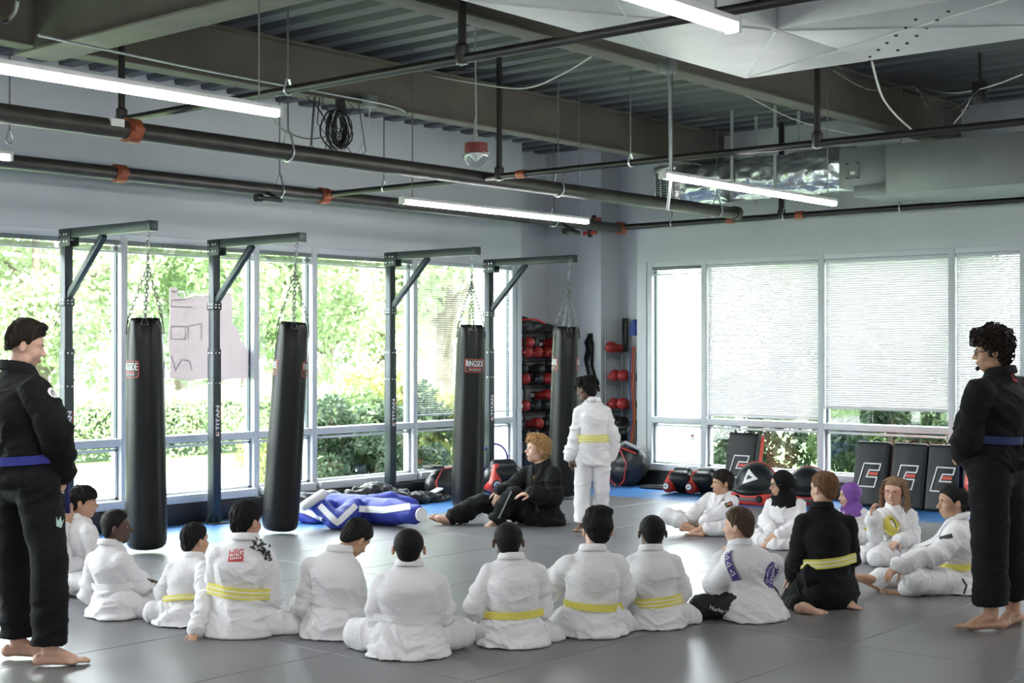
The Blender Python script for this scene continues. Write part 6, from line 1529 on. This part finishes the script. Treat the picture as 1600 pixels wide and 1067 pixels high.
person('girl with long brown hair and glasses in a white gi raising one hand', (1392, 876), -150, 1.0, 'kneel', head=(1397, 768, 0), yaw=-148, pitch=6, roll=-4, hh=.212, sk='light', hair=dict(line=[(-.5, -.3), (-.1, -.25), (.04, -.12), (.1, .1), (.2, .24), (.3, .30), (.6, .34)], t=.05, ts=.035, amp=.018), hcol='ltbrown', belt=None, seed=35, beltz=.27,
       J=dict(pel=(1400, 850, .05), neck=(1398, 794, 0), shL=(1422, 806, .03), shR=(1376, 805, -.02), elR=(1366, 832, -.10), wrR=(1365, 808, -.20), elL=(1428, 842, -.02), wrL=(1404, 846, -.22), hipL=(1408, 852, .0), hipR=(1390, 852, .06), knL=(1372, 872, -.30), knR=(1352, 868, -.08), anL=(1420, 877, -.06), toL=(1440, 882, .05), anR=(1410, 868, .16), toR=(1432, 872, .25)),
       hands=dict(R=dict(dir=(-.1, -.1, 1), pn=(.5, -.7, 0), curl=.45), L=dict(dir=(-.5, -.4, -.1), pn=(0, .2, -1), curl=.6)), decals=[d_girl], fold=1.15)
def d_boy18(ctx):
    it = [(*grid2d(.085, .032, 5, 2), M_BLKPR)]
    for k in range(5): it.append((*grid2d(.006, .010, 1, 1, -.024+k*.012, 0), M_DKGREY))
    project(ctx, 'shoulder_patch', it, 1478, 839, None, (1, 0, .15), None)
    pts = []; nr = []
    for p in ((1472, 901), (1490, 902), (1504, 905), (1510, 915), (1506, 928), (1503, 936)):
        q = ctx['pix'](p[0], p[1], -.1); v = unit(np.array((ctx['X0']+q[0], ctx['Y0'], q[2]-CAM[2]))); h = ctx['JB'].ray_cast(Vector(q-v*1.0), Vector(v))
        if h[0] is not None: pts.append(np.array(h[0])+np.array(h[1])*.004); nr.append(np.array(h[1]))
    if len(pts) > 2: MB().quadstrip(ribbon(pts, nr, .013, .003)).build('seam_tape', M_BLKPR, ctx['ja'])
    c = ctx['j']; w = c['wrL']; e = c['elL']; d = unit(w-e); mb = MB().lathe([(.058, -.008), (.064, -.008), (.064, .008), (.058, .008)], e+(w-e)*.92, 18, R=np.array(Vector(d).to_track_quat('Z', 'Y').to_matrix())); mb.build('cuff_tape', M_BLKPR, ctx['ja'])
person('heavy set boy in a white gi sitting beside the standing man at the right', (1488, 922), -98, 1.10, head=(1487, 785, 0), yaw=-92, pitch=2, hh=.222, sk='tan', hair=dict(H_SHORT, t=.08, ts=.035, freq=20), hcol='black', belt=YB, beltz=.16, seed=36, girth=1.15,
       J=dict(neck=(1497, 812, 0), shL=(1494, 835, -.13), shR=(1492, 832, .15), elL=(1462, 868, -.22), wrL=(1404, 884, -.22), elR=(1455, 862, .1), wrR=(1412, 884, -.02), pel=(1495, 905, 0), hipL=(1490, 908, -.09), hipR=(1488, 905, .09), knL=(1432, 908, -.26), knR=(1408, 902, .02), anL=(1418, 927, -.16), toL=(1384, 922, -.2), anR=(1368, 905, -.08), toR=(1345, 892, -.08)),
       hands=dict(L=dict(dir=(-.8, -.1, -.6), pn=(-.3, .3, -1), curl=.35), R=dict(dir=(-.7, -.1, -.4), pn=(0, .2, -1))), feet=dict(L=dict(up=(.3, -.6, .5), short=.8), R=dict(up=(.5, -.3, .6), short=.85)), decals=[d_boy18], bulk=1.05)
